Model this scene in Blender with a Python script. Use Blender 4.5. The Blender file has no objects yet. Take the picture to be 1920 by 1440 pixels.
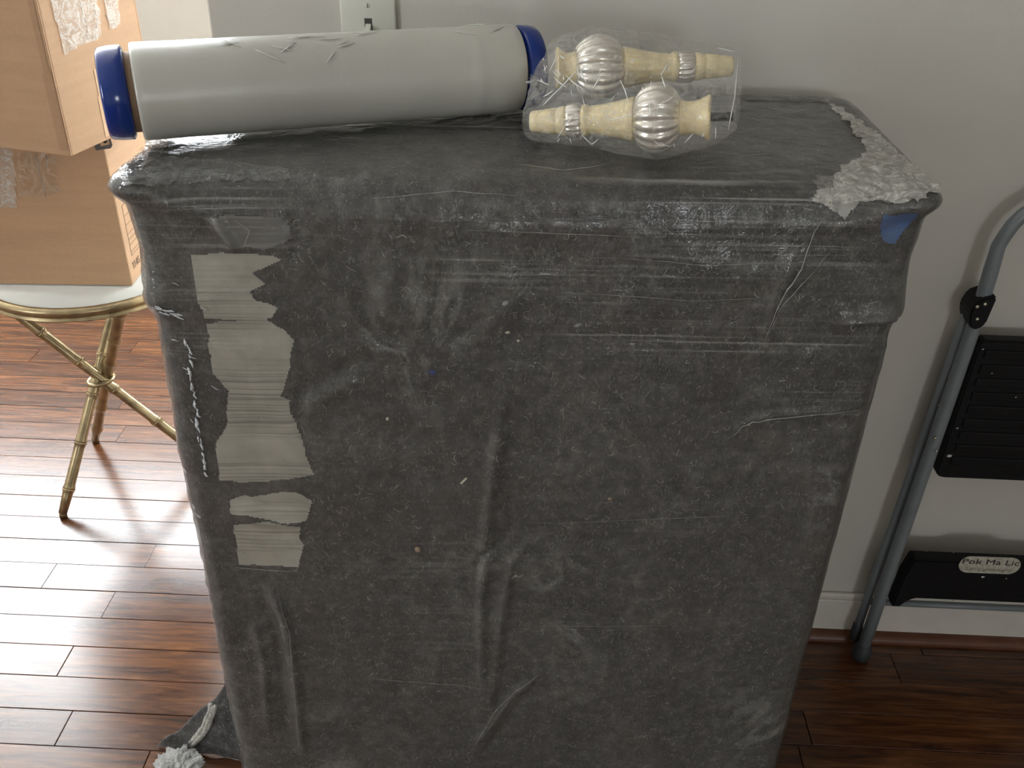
import bpy, bmesh, math, random
import numpy as np
from mathutils import Vector, Matrix, noise
from mathutils.bvhtree import BVHTree
random.seed(7); np.random.seed(7)
SC = bpy.context.scene
COL = SC.collection

# ------------------------------------------------------------------ camera
F = 1780.0
RM = ((0.99899, 0.0390, -0.0210), (0.0383, -0.5219, 0.8522), (0.0223, -0.8521, -0.5229))
CAM = Vector((0, 0, 1.46))
cd = bpy.data.cameras.new('camera'); cam = bpy.data.objects.new('camera', cd); COL.objects.link(cam)
m3 = Matrix([[r[0], -r[1], -r[2]] for r in RM])
q = m3.to_quaternion(); q.normalize()
cam.matrix_world = Matrix.Translation(CAM) @ q.to_matrix().to_4x4()
cd.sensor_width = 36; cd.lens = F / 1920 * 36; cd.clip_start = 0.02
SC.camera = cam

# ------------------------------------------------------------------ world, light, exposure
SC.view_settings.view_transform = 'Standard'; SC.view_settings.look = 'None'
SC.view_settings.gamma = 1; SC.view_settings.use_curve_mapping = False
SC.view_settings.exposure = 0.0
w = bpy.data.worlds.new('overcast_sky'); SC.world = w; w.use_nodes = True
bg = w.node_tree.nodes['Background']; bg.inputs[0].default_value = (0.90, 0.96, 1.0, 1); bg.inputs[1].default_value = 29.0

# room extents
XL, XR, YN, YW, YF, ZC = -3.2, 3.0, -4.0, 1.445, 3.35, 2.85
# window openings: (x0,x1,z0,z1) in far wall, (y0,y1,z0,z1) in left wall
WIN_FAR = [(-3.15, -0.98, 1.20, 2.80), (-.2, 1.1, 0.7, 2.1)]
WIN_LEFT = [(-1.2, -0.45, 1.0, 2.05)]
WIN_NEAR_FILL = [(0.8, 1.62, 1.05, 1.68)]  # unseen window added behind the camera to brighten the right wall
def portal(name, loc, rot, sx, sy):
    l = bpy.data.lights.new(name, 'AREA'); l.shape = 'RECTANGLE'; l.size = sx; l.size_y = sy
    l.cycles.is_portal = True
    o = bpy.data.objects.new(name, l); COL.objects.link(o); o.location = loc; o.rotation_euler = rot
for (a, b, c, d) in WIN_FAR:
    portal('window_portal', ((a+b)/2, YF+0.02, (c+d)/2), (math.radians(-90), 0, 0), b-a, d-c)
for (a, b, c, d) in WIN_LEFT:
    portal('window_portal', (XL-0.02, (a+b)/2, (c+d)/2), (0, math.radians(-90), 0), d-c, b-a)

for (a, b, c, d) in WIN_NEAR_FILL:
    portal('window_portal', ((a+b)/2, YN-0.02, (c+d)/2), (math.radians(90), 0, 0), b-a, d-c)

# ------------------------------------------------------------------ helpers
def ray(px, py):
    c = ((px-960)/F, (py-720)/F, 1.0)
    return Vector([sum(RM[i][k]*c[k] for k in range(3)) for i in range(3)])
def on_z(px, py, z): r = ray(px, py); return CAM + r*((z-CAM.z)/r.z)
def on_y(px, py, y): r = ray(px, py); return CAM + r*(y/r.y)

def nmat(name):
    m = bpy.data.materials.new(name); m.use_nodes = True
    nt = m.node_tree; nt.nodes.clear()
    out = nt.nodes.new('ShaderNodeOutputMaterial')
    return m, nt, out
class NB:
    def __init__(s, nt): s.nt = nt
    def n(s, t, **kw):
        nd = s.nt.nodes.new(t)
        for k, v in kw.items():
            if k.startswith('i_'): nd.inputs[k[2:].replace('_', ' ')].default_value = v
            else: setattr(nd, k, v)
        return nd
    def l(s, a, b): s.nt.links.new(a, b)
    def pos(s, scale=(1, 1, 1), obj=False):
        if obj: src = s.n('ShaderNodeTexCoord').outputs['Object']
        else: src = s.n('ShaderNodeNewGeometry').outputs['Position']
        m = s.n('ShaderNodeMapping'); m.inputs['Scale'].default_value = scale
        s.l(src, m.inputs[0]); return m.outputs[0]
    def noise(s, vec, scale=5, detail=3, rough=.5, dist=0.0):
        nd = s.n('ShaderNodeTexNoise'); nd.inputs['Scale'].default_value = scale
        nd.inputs['Detail'].default_value = detail; nd.inputs['Roughness'].default_value = rough
        nd.inputs['Distortion'].default_value = dist
        s.l(vec, nd.inputs['Vector']); return nd.outputs['Fac']
    def ramp(s, fac, stops):
        r = s.n('ShaderNodeValToRGB'); e = r.color_ramp.elements
        while len(e) < len(stops): e.new(.5)
        for i, (p, c) in enumerate(stops):
            e[i].position = p; e[i].color = c if len(c) == 4 else (*c, 1)
        s.l(fac, r.inputs[0]); return r.outputs[0]
    def math(s, op, a, b=None, clamp=False):
        m = s.n('ShaderNodeMath', operation=op); m.use_clamp = clamp
        for i, v in enumerate((a, b)):
            if v is None: continue
            if isinstance(v, (int, float)): m.inputs[i].default_value = v
            else: s.l(v, m.inputs[i])
        return m.outputs[0]
    def mix(s, fac, a, b, typ='MIX'):
        m = s.n('ShaderNodeMix', data_type='RGBA', blend_type=typ)
        for i, v in ((0, fac), (6, a), (7, b)):
            if isinstance(v, (int, float)): m.inputs[i].default_value = v
            elif isinstance(v, tuple): m.inputs[i].default_value = v if len(v) == 4 else (*v, 1)
            else: s.l(v, m.inputs[i])
        return m.outputs[2]
    def bump(s, h, strength=.3, dist=.01):
        b = s.n('ShaderNodeBump'); b.inputs['Strength'].default_value = strength; b.inputs['Distance'].default_value = dist
        s.l(h, b.inputs['Height']); return b.outputs[0]
def setp(p, **kw):
    for k, v in kw.items():
        if k in p.inputs: p.inputs[k].default_value = (*v, 1) if isinstance(v, tuple) and len(v) == 3 else v

def simple(name, col, rough=.5, metal=0.0, var=.12, vscale=30, bump=0.0, bscale=200, spec=.5, coat=0.0):
    m, nt, out = nmat(name); b = NB(nt)
    p = b.n('ShaderNodeBsdfPrincipled'); setp(p, Roughness=rough, Metallic=metal)
    p.inputs['Specular IOR Level'].default_value = spec
    p.inputs['Coat Weight'].default_value = coat
    v = b.noise(b.pos(), vscale, 4)
    lo = tuple(c*(1-var) for c in col); hi = tuple(min(1, c*(1+var)) for c in col)
    b.l(b.ramp(v, [(.3, lo), (.7, hi)]), p.inputs['Base Color'])
    if bump: b.l(b.bump(b.noise(b.pos(), bscale, 3), bump, .002), p.inputs['Normal'])
    b.l(p.outputs[0], out.inputs[0]); return m

def mesh_obj(name, verts, faces, mat=None, parent=None, smooth=True):
    me = bpy.data.meshes.new(name); me.from_pydata([tuple(v) for v in verts], [], [tuple(f) for f in faces])
    me.update()
    if smooth: me.polygons.foreach_set('use_smooth', [True]*len(me.polygons))
    o = bpy.data.objects.new(name, me); COL.objects.link(o)
    if mat: me.materials.append(mat)
    if parent: o.parent = parent
    return o
def bm_obj(name, bm, mat=None, parent=None, smooth=False):
    me = bpy.data.meshes.new(name); bm.normal_update(); bm.to_mesh(me); bm.free()
    if smooth: me.polygons.foreach_set('use_smooth', [True]*len(me.polygons))
    o = bpy.data.objects.new(name, me); COL.objects.link(o)
    if mat: me.materials.append(mat)
    if parent: o.parent = parent
    return o
def empty(name, loc=(0, 0, 0)):
    o = bpy.data.objects.new(name, None); COL.objects.link(o); o.empty_display_size = .05
    o['_base'] = 1; del o['_base']
    return o   # parts are modelled in room coordinates, so the root stays at the origin
def tag(o, label, cat, group=None, kind=None):
    o['label'] = label; o['category'] = cat
    if group: o['group'] = group
    if kind: o['kind'] = kind
    return o
def struct(o): o['kind'] = 'structure'; return o
def add_box(bm, lo, hi, M=None, bevel=0.0, seg=2):
    lo = Vector(lo); hi = Vector(hi)
    r = bmesh.ops.create_cube(bm, size=1.0); vs = r['verts']
    bmesh.ops.scale(bm, vec=hi-lo, verts=vs); bmesh.ops.translate(bm, vec=(lo+hi)/2, verts=vs)
    if bevel:
        es = list({e for v in vs for e in v.link_edges})
        rb = bmesh.ops.bevel(bm, geom=es, offset=bevel, segments=seg, affect='EDGES', profile=.5)
        vs = list({v for f in rb['faces'] for v in f.verts} | {v for v in vs if v.is_valid})
    if M is not None: bmesh.ops.transform(bm, matrix=M, verts=vs)
    return vs
def box(name, lo, hi, mat, parent=None, M=None, bevel=0.0, seg=2, smooth=False):
    bm = bmesh.new(); add_box(bm, lo, hi, M, bevel, seg); return bm_obj(name, bm, mat, parent, smooth)
def frame(axis, ref=Vector((0, 0, 1))):
    a = axis.normalized()
    if abs(a.dot(ref)) > .98: ref = Vector((1, 0, 0))
    u = ref.cross(a).normalized(); v = a.cross(u); return u, v, a
def lathe(name, p0, axis, prof, mat, parent=None, n=32, rfun=None, closed=False, caps=True):
    """prof: list of (s, r) along axis from p0"""
    u, v, a = frame(Vector(axis)); p0 = Vector(p0)
    vs = []; fs = []
    for (s, r) in prof:
        for k in range(n):
            t = 2*math.pi*k/n
            rr = r if rfun is None else rfun(s, r, t)
            vs.append(p0 + a*s + (u*math.cos(t) + v*math.sin(t))*rr)
    m = len(prof)
    for i in range(m-1 + (1 if closed else 0)):
        for k in range(n):
            j = (i+1) % m
            fs.append((i*n+k, i*n+(k+1) % n, j*n+(k+1) % n, j*n+k))
    if caps and not closed:
        fs.append(tuple(range(n))[::-1]); fs.append(tuple((m-1)*n+k for k in range(n)))
    return mesh_obj(name, vs, fs, mat, parent)
def tube_geo(pts, rad, n=10, caps=True):
    pts = [Vector(p) for p in pts]; rads = rad if isinstance(rad, (list, tuple)) else [rad]*len(pts)
    vs = []; fs = []; ref = None
    for i, p in enumerate(pts):
        d = (pts[min(i+1, len(pts)-1)] - pts[max(i-1, 0)]).normalized()
        if ref is None:
            u, v, _ = frame(d)
        else:
            u = (ref - d*ref.dot(d)).normalized(); v = d.cross(u)
        ref = u
        for k in range(n):
            t = 2*math.pi*k/n; vs.append(p + (u*math.cos(t)+v*math.sin(t))*rads[i])
    for i in range(len(pts)-1):
        for k in range(n): fs.append((i*n+k, i*n+(k+1) % n, (i+1)*n+(k+1) % n, (i+1)*n+k))
    if caps: fs.append(tuple(range(n))[::-1]); fs.append(tuple((len(pts)-1)*n+k for k in range(n)))
    return vs, fs
def tube(name, pts, rad, mat, parent=None, n=10): return mesh_obj(name, *tube_geo(pts, rad, n), mat, parent)
def join_geo(list_):
    V = []; Fs = []
    for v, f in list_:
        o = len(V); V += list(v); Fs += [tuple(i+o for i in ff) for ff in f]
    return V, Fs
def vnoise(P, seed=0):
    """vectorised value noise in [-1,1], P (N,3)"""
    i = np.floor(P).astype(np.int64); f = P-i; f = f*f*(3-2*f)
    def h(a):
        k = (a[:, 0]*73856093) ^ (a[:, 1]*19349663) ^ (a[:, 2]*83492791) ^ (seed*2654435)
        k = (k ^ (k >> 13))*1274126177 & 0x7fffffff
        k = (k ^ (k >> 11)) & 0xffffff
        return k/float(0xffffff)*2-1
    r = 0
    for dx in (0, 1):
        for dy in (0, 1):
            for dz in (0, 1):
                wgt = (f[:, 0] if dx else 1-f[:, 0])*(f[:, 1] if dy else 1-f[:, 1])*(f[:, 2] if dz else 1-f[:, 2])
                r = r + wgt*h(i+np.array([dx, dy, dz]))
    return r
def text_obj(name, s, size, M, mat, parent, ext=.0003, align='LEFT', sx=1.0):
    c = bpy.data.curves.new(name, 'FONT'); c.body = s; c.size = size; c.extrude = ext; c.align_x = align
    t = bpy.data.objects.new(name+'_tmp', c); COL.objects.link(t)
    bpy.context.view_layer.update()
    me = bpy.data.meshes.new_from_object(t.evaluated_get(bpy.context.evaluated_depsgraph_get()))
    bpy.data.objects.remove(t); bpy.data.curves.remove(c)
    me.transform(M @ Matrix.Diagonal((sx, 1, 1, 1))); me.materials.clear(); me.materials.append(mat)
    o = bpy.data.objects.new(name, me); COL.objects.link(o); o.parent = parent; return o

# ------------------------------------------------------------------ materials
def mk_wall(name, col):
    m, nt, out = nmat(name); b = NB(nt); p = b.n('ShaderNodeBsdfPrincipled'); setp(p, Roughness=.55)
    p.inputs['Specular IOR Level'].default_value = .3
    b.l(b.ramp(b.noise(b.pos(), 1.5, 3), [(.3, tuple(c*.97 for c in col)), (.7, col)]), p.inputs['Base Color'])
    b.l(b.bump(b.noise(b.pos(), 260, 2), .12, .002), p.inputs['Normal'])
    b.l(p.outputs[0], out.inputs[0]); return m
M_WALL = mk_wall('wall_paint', (.60, .575, .52))
M_CEIL = mk_wall('ceiling_paint', (.78, .77, .74))
M_TRIM = simple('trim_paint', (.66, .62, .56), .4, var=.03)
def mk_wood(name):
    m, nt, out = nmat(name); b = NB(nt); p = b.n('ShaderNodeBsdfPrincipled')
    oi = b.n('ShaderNodeObjectInfo')
    geo = b.n('ShaderNodeNewGeometry').outputs['Position']
    off = b.n('ShaderNodeVectorMath', operation='SCALE'); off.inputs[0].default_value = (37, 53, 71); b.l(oi.outputs['Random'], off.inputs['Scale'])
    add = b.n('ShaderNodeVectorMath', operation='ADD'); b.l(geo, add.inputs[0]); b.l(off.outputs[0], add.inputs[1])
    mp = b.n('ShaderNodeMapping'); mp.inputs['Scale'].default_value = (2.2, 26, 26); b.l(add.outputs[0], mp.inputs[0])
    grain = b.noise(mp.outputs[0], 2.2, 7, .62, 1.1)
    mp2 = b.n('ShaderNodeMapping'); mp2.inputs['Scale'].default_value = (6, 160, 160); b.l(add.outputs[0], mp2.inputs[0])
    pore = b.noise(mp2.outputs[0], 2, 4, .6)
    c1 = b.ramp(grain, [(.30, (.022, .0065, .0022)), (.45, (.072, .024, .008)), (.58, (.125, .046, .015)), (.76, (.20, .082, .030))])
    tint = b.ramp(oi.outputs['Random'], [(0, (.72, .68, .66)), (.5, (1, 1, 1)), (1, (1.18, 1.2, 1.15))])
    c2 = b.mix(1.0, c1, tint, 'MULTIPLY')
    c3 = b.mix(b.math('MULTIPLY', b.ramp(pore, [(.35, (1, 1, 1)), (.5, (0, 0, 0))]), .35), c2, (.05, .014, .006))
    b.l(c3, p.inputs['Base Color'])
    rr = b.math('ADD', b.math('MULTIPLY', b.noise(b.pos((3, 12, 3)), 3, 4), .10), .20)
    b.l(rr, p.inputs['Roughness']); p.inputs['Specular IOR Level'].default_value = .6
    hgt = b.math('ADD', b.math('MULTIPLY', grain, .5), b.math('MULTIPLY', b.noise(b.pos((5, 5, 1)), 2.0, 2), .7))
    b.l(b.bump(hgt, .035, .006), p.inputs['Normal'])
    b.l(p.outputs[0], out.inputs[0]); return m
M_WOOD = mk_wood('floor_wood')
M_WOODTRIM = simple('stained_wood_trim', (.11, .038, .016), .35, var=.3, vscale=14)
M_JOINT = simple('floor_underlay', (.02, .009, .005), .8)

def mk_felt():
    m, nt, out = nmat('grey_felt'); b = NB(nt); p = b.n('ShaderNodeBsdfPrincipled'); setp(p, Roughness=.95)
    p.inputs['Specular IOR Level'].default_value = .15; p.inputs['Sheen Weight'].default_value = .25
    P = b.pos()
    big = b.noise(P, 7, 4, .6); mid = b.noise(P, 60, 5, .65); fine = b.noise(b.pos((1, 1, .45)), 420, 3, .6)
    c = b.ramp(mid, [(.30, (.030, .028, .027)), (.5, (.066, .063, .060)), (.70, (.130, .125, .117))])
    c = b.mix(b.ramp(big, [(.5, (0, 0, 0)), (.72, (.55, .55, .55))]), c, (.088, .068, .066))
    lg = b.ramp(b.noise(b.pos((1, 1, .6)), 9, 5, .68, .6), [(.32, (.62,)*3), (.5, (.95,)*3), (.68, (1.55, 1.53, 1.5))])
    c = b.mix(1.0, c, lg, 'MULTIPLY')
    c = b.mix(b.ramp(fine, [(.56, (0, 0, 0)), (.72, (.6, .6, .6))]), c, (.27, .27, .26))
    dk = b.noise(P, 190, 3, .6)
    c = b.mix(b.ramp(dk, [(.60, (0, 0, 0)), (.72, (.7, .7, .7))]), c, (.016, .015, .016))
    b.l(c, p.inputs['Base Color'])
    h = b.math('ADD', mid, b.math('MULTIPLY', fine, .5))
    b.l(b.bump(h, .5, .003), p.inputs['Normal']); b.l(p.outputs[0], out.inputs[0]); return m
M_FELT = mk_felt()

def mk_film(name, haze_lo, haze_hi, streak=True, gloss=.5, rough=.1, bumpk=.4, wscale=14, dcol=(.62, .62, .60), dbump=True, gmax=1.0):
    """clear plastic film: see-through, whitish where it is stretched or crinkled, glossy"""
    m, nt, out = nmat(name); b = NB(nt)
    tr = b.n('ShaderNodeBsdfTransparent'); tr.inputs[0].default_value = (.99, .99, .99, 1)
    df = b.n('ShaderNodeBsdfDiffuse'); df.inputs[0].default_value = (*dcol, 1)
    gl = b.n('ShaderNodeBsdfGlossy'); gl.inputs['Roughness'].default_value = rough; gl.inputs[0].default_value = (1, 1, 1, 1)
    P = b.pos()
    wr = b.noise(P, wscale, 5, .6, .8)
    if streak:
        st = b.noise(b.pos((2.0, 2.0, 230)), 1.0, 3, .7)
        patch = b.noise(b.pos((2.2, 2.2, 9)), 1.6, 3, .5)
        sep = b.n('ShaderNodeSeparateXYZ'); b.l(b.n('ShaderNodeNewGeometry').outputs['Position'], sep.inputs[0])
        zz = b.ramp(b.math('DIVIDE', sep.outputs[2], 1.2), [(.2, (.25,)*3), (.70, (.35,)*3), (.80, (1,)*3), (.90, (1,)*3), (1, (.5,)*3)])
        s1 = b.ramp(st, [(.52, (0, 0, 0)), (.72, (1, 1, 1))])
        s2 = b.ramp(patch, [(.42, (0, 0, 0)), (.66, (1, 1, 1))])
        hz = b.math('MULTIPLY', b.math('MULTIPLY', s1, s2), zz)
        ridge = b.math('SUBTRACT', 1.0, b.math('MULTIPLY', b.math('ABSOLUTE', b.math('SUBTRACT', b.noise(b.pos((1, 1, .8)), 6, 4, .55, 1.2), .5)), 26.0), True)
        hz = b.math('ADD', hz, b.math('MULTIPLY', b.math('MULTIPLY', ridge, b.ramp(b.noise(P, 3, 2), [(.52, (0,)*3), (.74, (1,)*3)])), .36), True)
        hmap = b.math('ADD', b.math('MULTIPLY', hz, haze_hi-haze_lo), haze_lo)
        h = b.math('ADD', b.math('MULTIPLY', wr, 1.0), b.math('MULTIPLY', st, .16))
    else:
        rg = b.math('SUBTRACT', 1.0, b.math('MULTIPLY', b.math('ABSOLUTE', b.math('SUBTRACT', b.noise(b.pos((1, 1, 1)), wscale, 5, .6, 1.5), .5)), 18.0), True)
        hmap = b.math('ADD', b.math('MULTIPLY', rg, haze_hi-haze_lo), haze_lo)
        h = b.math('ADD', wr, b.math('MULTIPLY', rg, .35))
    bp = b.bump(h, bumpk, .01)
    b.l(bp, gl.inputs['Normal']); 
    if dbump: b.l(bp, df.inputs['Normal'])
    m1 = b.n('ShaderNodeMixShader'); b.l(hmap, m1.inputs[0]); b.l(tr.outputs[0], m1.inputs[1]); b.l(df.outputs[0], m1.inputs[2])
    fr = b.n('ShaderNodeFresnel'); fr.inputs[0].default_value = 1.5; b.l(bp, fr.inputs['Normal'])
    m2 = b.n('ShaderNodeMixShader'); b.l(b.math('MINIMUM', b.math('MULTIPLY', fr.outputs[0], gloss, True), gmax), m2.inputs[0])
    b.l(m1.outputs[0], m2.inputs[1]); b.l(gl.outputs[0], m2.inputs[2])
    b.l(m2.outputs[0], out.inputs[0]); return m
M_FILM = mk_film('stretch_film', .075, .55, True, .85, .11, .45, 24, (.62, .61, .57))
M_BUNCH = mk_film('bunched_film', .42, .80, False, .45, .3, .35, 40, (.66, .64, .58))
M_BAG = mk_film('clear_bag', .01, .20, False, 1.0, .05, .45, 46, (.8, .79, .76), False, .22)
M_CREASE = simple('film_crease', (.30, .30, .285), .35, var=.3, vscale=120)
M_CLEARTAPE = mk_film('clear_tape', .25, .60, False, .35, .25, .4, 45, (.74, .68, .60), False)

M_PAPER = None
def mk_paper():
    m, nt, out = nmat('pale_paper_tape'); b = NB(nt); p = b.n('ShaderNodeBsdfPrincipled'); setp(p, Roughness=.6)
    c = b.ramp(b.noise(b.pos(), 24, 5, .6), [(.3, (.47, .45, .375)), (.55, (.57, .55, .465)), (.75, (.66, .63, .545))])
    lines = b.ramp(b.noise(b.pos((2, 2, 300)), 1, 3, .6), [(.47, (1,)*3), (.62, (.55,)*3)])
    where = b.ramp(b.noise(b.pos((1.5, 1.5, 11)), 1.3, 2), [(.46, (0,)*3), (.6, (1,)*3)])
    c = b.mix(where, c, b.mix(1.0, c, lines, 'MULTIPLY'))
    b.l(c, p.inputs['Base Color']); b.l(b.bump(b.noise(b.pos(), 30, 4), .3, .006), p.inputs['Normal'])
    b.l(p.outputs[0], out.inputs[0]); return m
M_PAPER = mk_paper()
M_BLUETAPE = simple('blue_painters_tape', (.055, .15, .36), .6, var=.2, vscale=60, bump=.3)
M_BLUE = simple('blue_plastic', (.003, .026, .19), .16, var=.05)
M_CORE = simple('cardboard_core', (.26, .17, .10), .8, var=.15)
def mk_rollfilm():
    m, nt, out = nmat('wound_film'); b = NB(nt); p = b.n('ShaderNodeBsdfPrincipled')
    c = b.ramp(b.noise(b.pos((1, 1, 1)), 5, 3), [(.3, (.44, .43, .385)), (.7, (.51, .50, .445))])
    b.l(c, p.inputs['Base Color']); setp(p, Roughness=.38)
    p.inputs['IOR'].default_value = 1.6; p.inputs['Coat Weight'].default_value = .35; p.inputs['Coat Roughness'].default_value = .32
    st = b.noise(b.pos((60, 25, 6)), 1.5, 4, .6)
    ln = b.noise(b.pos((3, 6, 60)), 1.5, 4, .6)
    b.l(b.bump(b.math('ADD', st, ln), .10, .003), p.inputs['Normal'])
    b.l(b.bump(b.noise(b.pos(), 40, 3), .05, .003), p.inputs['Coat Normal'])
    b.l(p.outputs[0], out.inputs[0]); return m
M_ROLL = mk_rollfilm()
M_IVORY = simple('ivory_paint', (.86, .72, .43), .30, var=.14, vscale=70, coat=.2, bump=.15, bscale=300)
def mk_silver():
    m, nt, out = nmat('silver_leaf'); b = NB(nt); p = b.n('ShaderNodeBsdfPrincipled'); setp(p, Roughness=.28, Metallic=.72)
    n1 = b.noise(b.pos(), 90, 5, .6)
    c = b.ramp(n1, [(.2, (.40, .25, .18)), (.33, (.74, .69, .62)), (.7, (.90, .86, .78))])
    b.l(c, p.inputs['Base Color']); b.l(b.bump(n1, .2, .002), p.inputs['Normal']); b.l(p.outputs[0], out.inputs[0]); return m
M_SILVER = mk_silver()
M_STEEL = simple('dark_steel', (.10, .10, .10), .35, metal=.9)
def mk_card(name, col):
    m, nt, out = nmat(name); b = NB(nt); p = b.n('ShaderNodeBsdfPrincipled'); setp(p, Roughness=.75)
    p.inputs['Specular IOR Level'].default_value = .3
    n1 = b.noise(b.pos((1, 1, 12)), 6, 3); n2 = b.noise(b.pos(), 180, 3)
    c = b.ramp(b.math('ADD', b.math('MULTIPLY', n1, .6), b.math('MULTIPLY', n2, .4)), [(.35, tuple(x*.93 for x in col)), (.65, tuple(x*1.05 for x in col))])
    b.l(c, p.inputs['Base Color']); b.l(b.bump(b.noise(b.pos((60, 60, 1.5)), 2, 2), .06, .003), p.inputs['Normal'])
    b.l(p.outputs[0], out.inputs[0]); return m
M_CARD = mk_card('cardboard', (.42, .262, .152))
M_INK = simple('grey_print', (.10, .095, .10), .7)
M_INKB = simple('brown_print', (.16, .10, .06), .7)
M_BRASS = simple('aged_brass', (.33, .255, .145), .34, metal=.8, var=.3, vscale=40)
M_DARKBRASS = simple('dark_brass', (.16, .10, .045), .4, metal=.8, var=.3)
M_STONE = simple('white_table_top', (.60, .59, .55), .2, var=.06, vscale=9)
M_CREAMPL = simple('cream_plastic', (.66, .655, .575), .35, var=.02)
M_SLOT = simple('dark_slot', (.06, .058, .05), .6)
M_GREYTUBE = simple('grey_enamel', (.20, .22, .235), .28, var=.06)
M_BLACK = simple('black_plastic', (.005, .005, .0055), .55, var=.3, vscale=80, bump=.2, spec=.25)
M_RUBBER = simple('dark_rubber', (.035, .037, .04), .6, var=.2)
M_RIVET = simple('rivet_metal', (.55, .52, .42), .3, metal=.9)
M_LABEL = simple('worn_white_sticker', (.46, .44, .37), .5, var=.3, vscale=120)
M_BLACKINK = simple('black_ink', (.012, .012, .012), .6)
M_FAINTINK = simple('faded_ink', (.22, .20, .17), .6)
M_PAINTDOT = simple('white_paint_drips', (.55, .55, .53), .5)
M_FIBRE = simple('lint_fibre', (.33, .32, .29), .8, var=.5, vscale=60)
M_WHITEBAG = mk_film('printed_plastic', .45, .9, False, .8, .15, .7, 50)
M_BLUEINK = simple('blue_ink', (.02, .07, .42), .5)

# ------------------------------------------------------------------ room shell
T = .12
fl = struct(box('floor', (XL-T, YN-T, -.05), (XR+T, YF+T, -.004), M_JOINT))
PW = .0775
def plank_mesh(x0, x1, y0, y1, dz):
    g = .0006
    bm = bmesh.new(); add_box(bm, (x0+g, y0+g, -.010), (x1-g, y1-g, 0.0+dz))
    top = [e for e in bm.edges if all(v.co.z > -.003 for v in e.verts)]
    bmesh.ops.bevel(bm, geom=top, offset=.0007, segments=1, affect='EDGES')
    return bm
JOINTS = {  # plank rows (index of 1.390 + k*PW) with the joints the photo shows
    1: [-1.035], 2: [-.841], -2: [-.896], -3: [], -4: [-.83], 0: [], -1: [.749], 3: [-1.35], 4: [-.62]}
k0 = int((YN-1.39)/PW)-1; k1 = int((YF-1.39)/PW)+1
rest = bmesh.new(); rnd = random.Random(11); np_ = 0
for k in range(k0, k1+1):
    ya, yb = 1.39+k*PW, 1.39+(k+1)*PW
    if yb > YF: yb = YF
    if ya < YN: ya = YN
    if yb-ya < .01: continue
    near = 0.95 < yb < 2.9
    xs = sorted(JOINTS.get(k, []))
    if not xs: xs = [rnd.uniform(-1.9, -1.4) if k % 2 else rnd.uniform(-.3, .3)]
    x = xs[-1]
    while x < XR-.3:
        x += rnd.uniform(.75, 1.35)
        if x < XR-.15: xs.append(x)
    x = xs[0]
    while x > XL+.3:
        x -= rnd.uniform(.75, 1.35)
        if x > XL+.15: xs.insert(0, x)
    xs = [XL]+xs+[XR]
    for a, b in zip(xs[:-1], xs[1:]):
        dz = rnd.uniform(-.0006, .0002)
        if near and b > -2.2 and a < 1.4:
            bm_obj('plank', plank_mesh(a, b, ya, yb, dz), M_WOOD, fl); np_ += 1
        else:
            b2 = plank_mesh(a, b, ya, yb, dz); me = bpy.data.meshes.new('t'); b2.to_mesh(me); b2.free(); rest.from_mesh(me); bpy.data.meshes.remove(me)
o = bm_obj('distant_planks', rest, M_WOOD, fl); o['kind'] = 'stuff'
struct(box('ceiling', (XL-T, YN-T, ZC), (XR+T, YF+T, ZC+.1), M_CEIL))
def wall_with_holes(name, axis, c0, c1, lo, hi, holes):
    """wall slab between c0,c1 on the normal axis, running lo..hi along the other, rectangular holes"""
    bm = bmesh.new()
    def b(u0, u1, z0, z1):
        if u1-u0 < 1e-4 or z1-z0 < 1e-4: return
        if axis == 'y': add_box(bm, (u0, c0, z0), (u1, c1, z1))
        else: add_box(bm, (c0, u0, z0), (c1, u1, z1))
    u = lo
    for (a, bb, z0, z1) in sorted(holes):
        b(u, a, 0, ZC); b(a, bb, 0, z0); b(a, bb, z1, ZC); u = bb
    b(u, hi, 0, ZC)
    return struct(bm_obj(name, bm, M_WALL))
wall_with_holes('wall_far', 'y', YF, YF+T, XL, XR, WIN_FAR)
wall_with_holes('wall_left', 'x', XL-T, XL, YN-T, YF+T, WIN_LEFT)
wall_with_holes('wall_right', 'x', XR, XR+T, YN-T, YF+T, [])
wall_with_holes('wall_near', 'y', YN-T, YN, XL, XR, WIN_NEAR_FILL)
XC = -.493                                  # free end of the wall behind the chest
bm = bmesh.new(); add_box(bm, (XC, YW, 0), (XR, YW+T, ZC), bevel=.003)
struct(bm_obj('wall_back', bm, M_WALL))
# skirting behind the chest and its stained quarter round
bm = bmesh.new()
add_box(bm, (XC, YW-.013, .0), (XR, YW, .098), bevel=.002)
add_box(bm, (XC, YW-.010, .097), (XR, YW, .112), bevel=.004)
struct(bm_obj('baseboard_back', bm, M_TRIM))
prof = [(0, 0)] + [(-.020*math.cos(t*math.pi/16), .019*math.sin(t*math.pi/16)) for t in range(9)]
vs = []; fs = []
for x in (XC, XR):
    for (dy, z) in prof: vs.append((x, YW-.013+dy, z))
n_ = len(prof)
for i in range(n_): fs.append((i, (i+1) % n_, n_+(i+1) % n_, n_+i))
fs += [tuple(range(n_))[::-1], tuple(range(n_, 2*n_))]
struct(mesh_obj('trim_1', vs, fs, M_WOODTRIM, smooth=False))
bm = bmesh.new(); add_box(bm, (XL, YF-.014, 0), (XR, YF, .112), bevel=.003); struct(bm_obj('baseboard_far', bm, M_TRIM))
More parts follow.
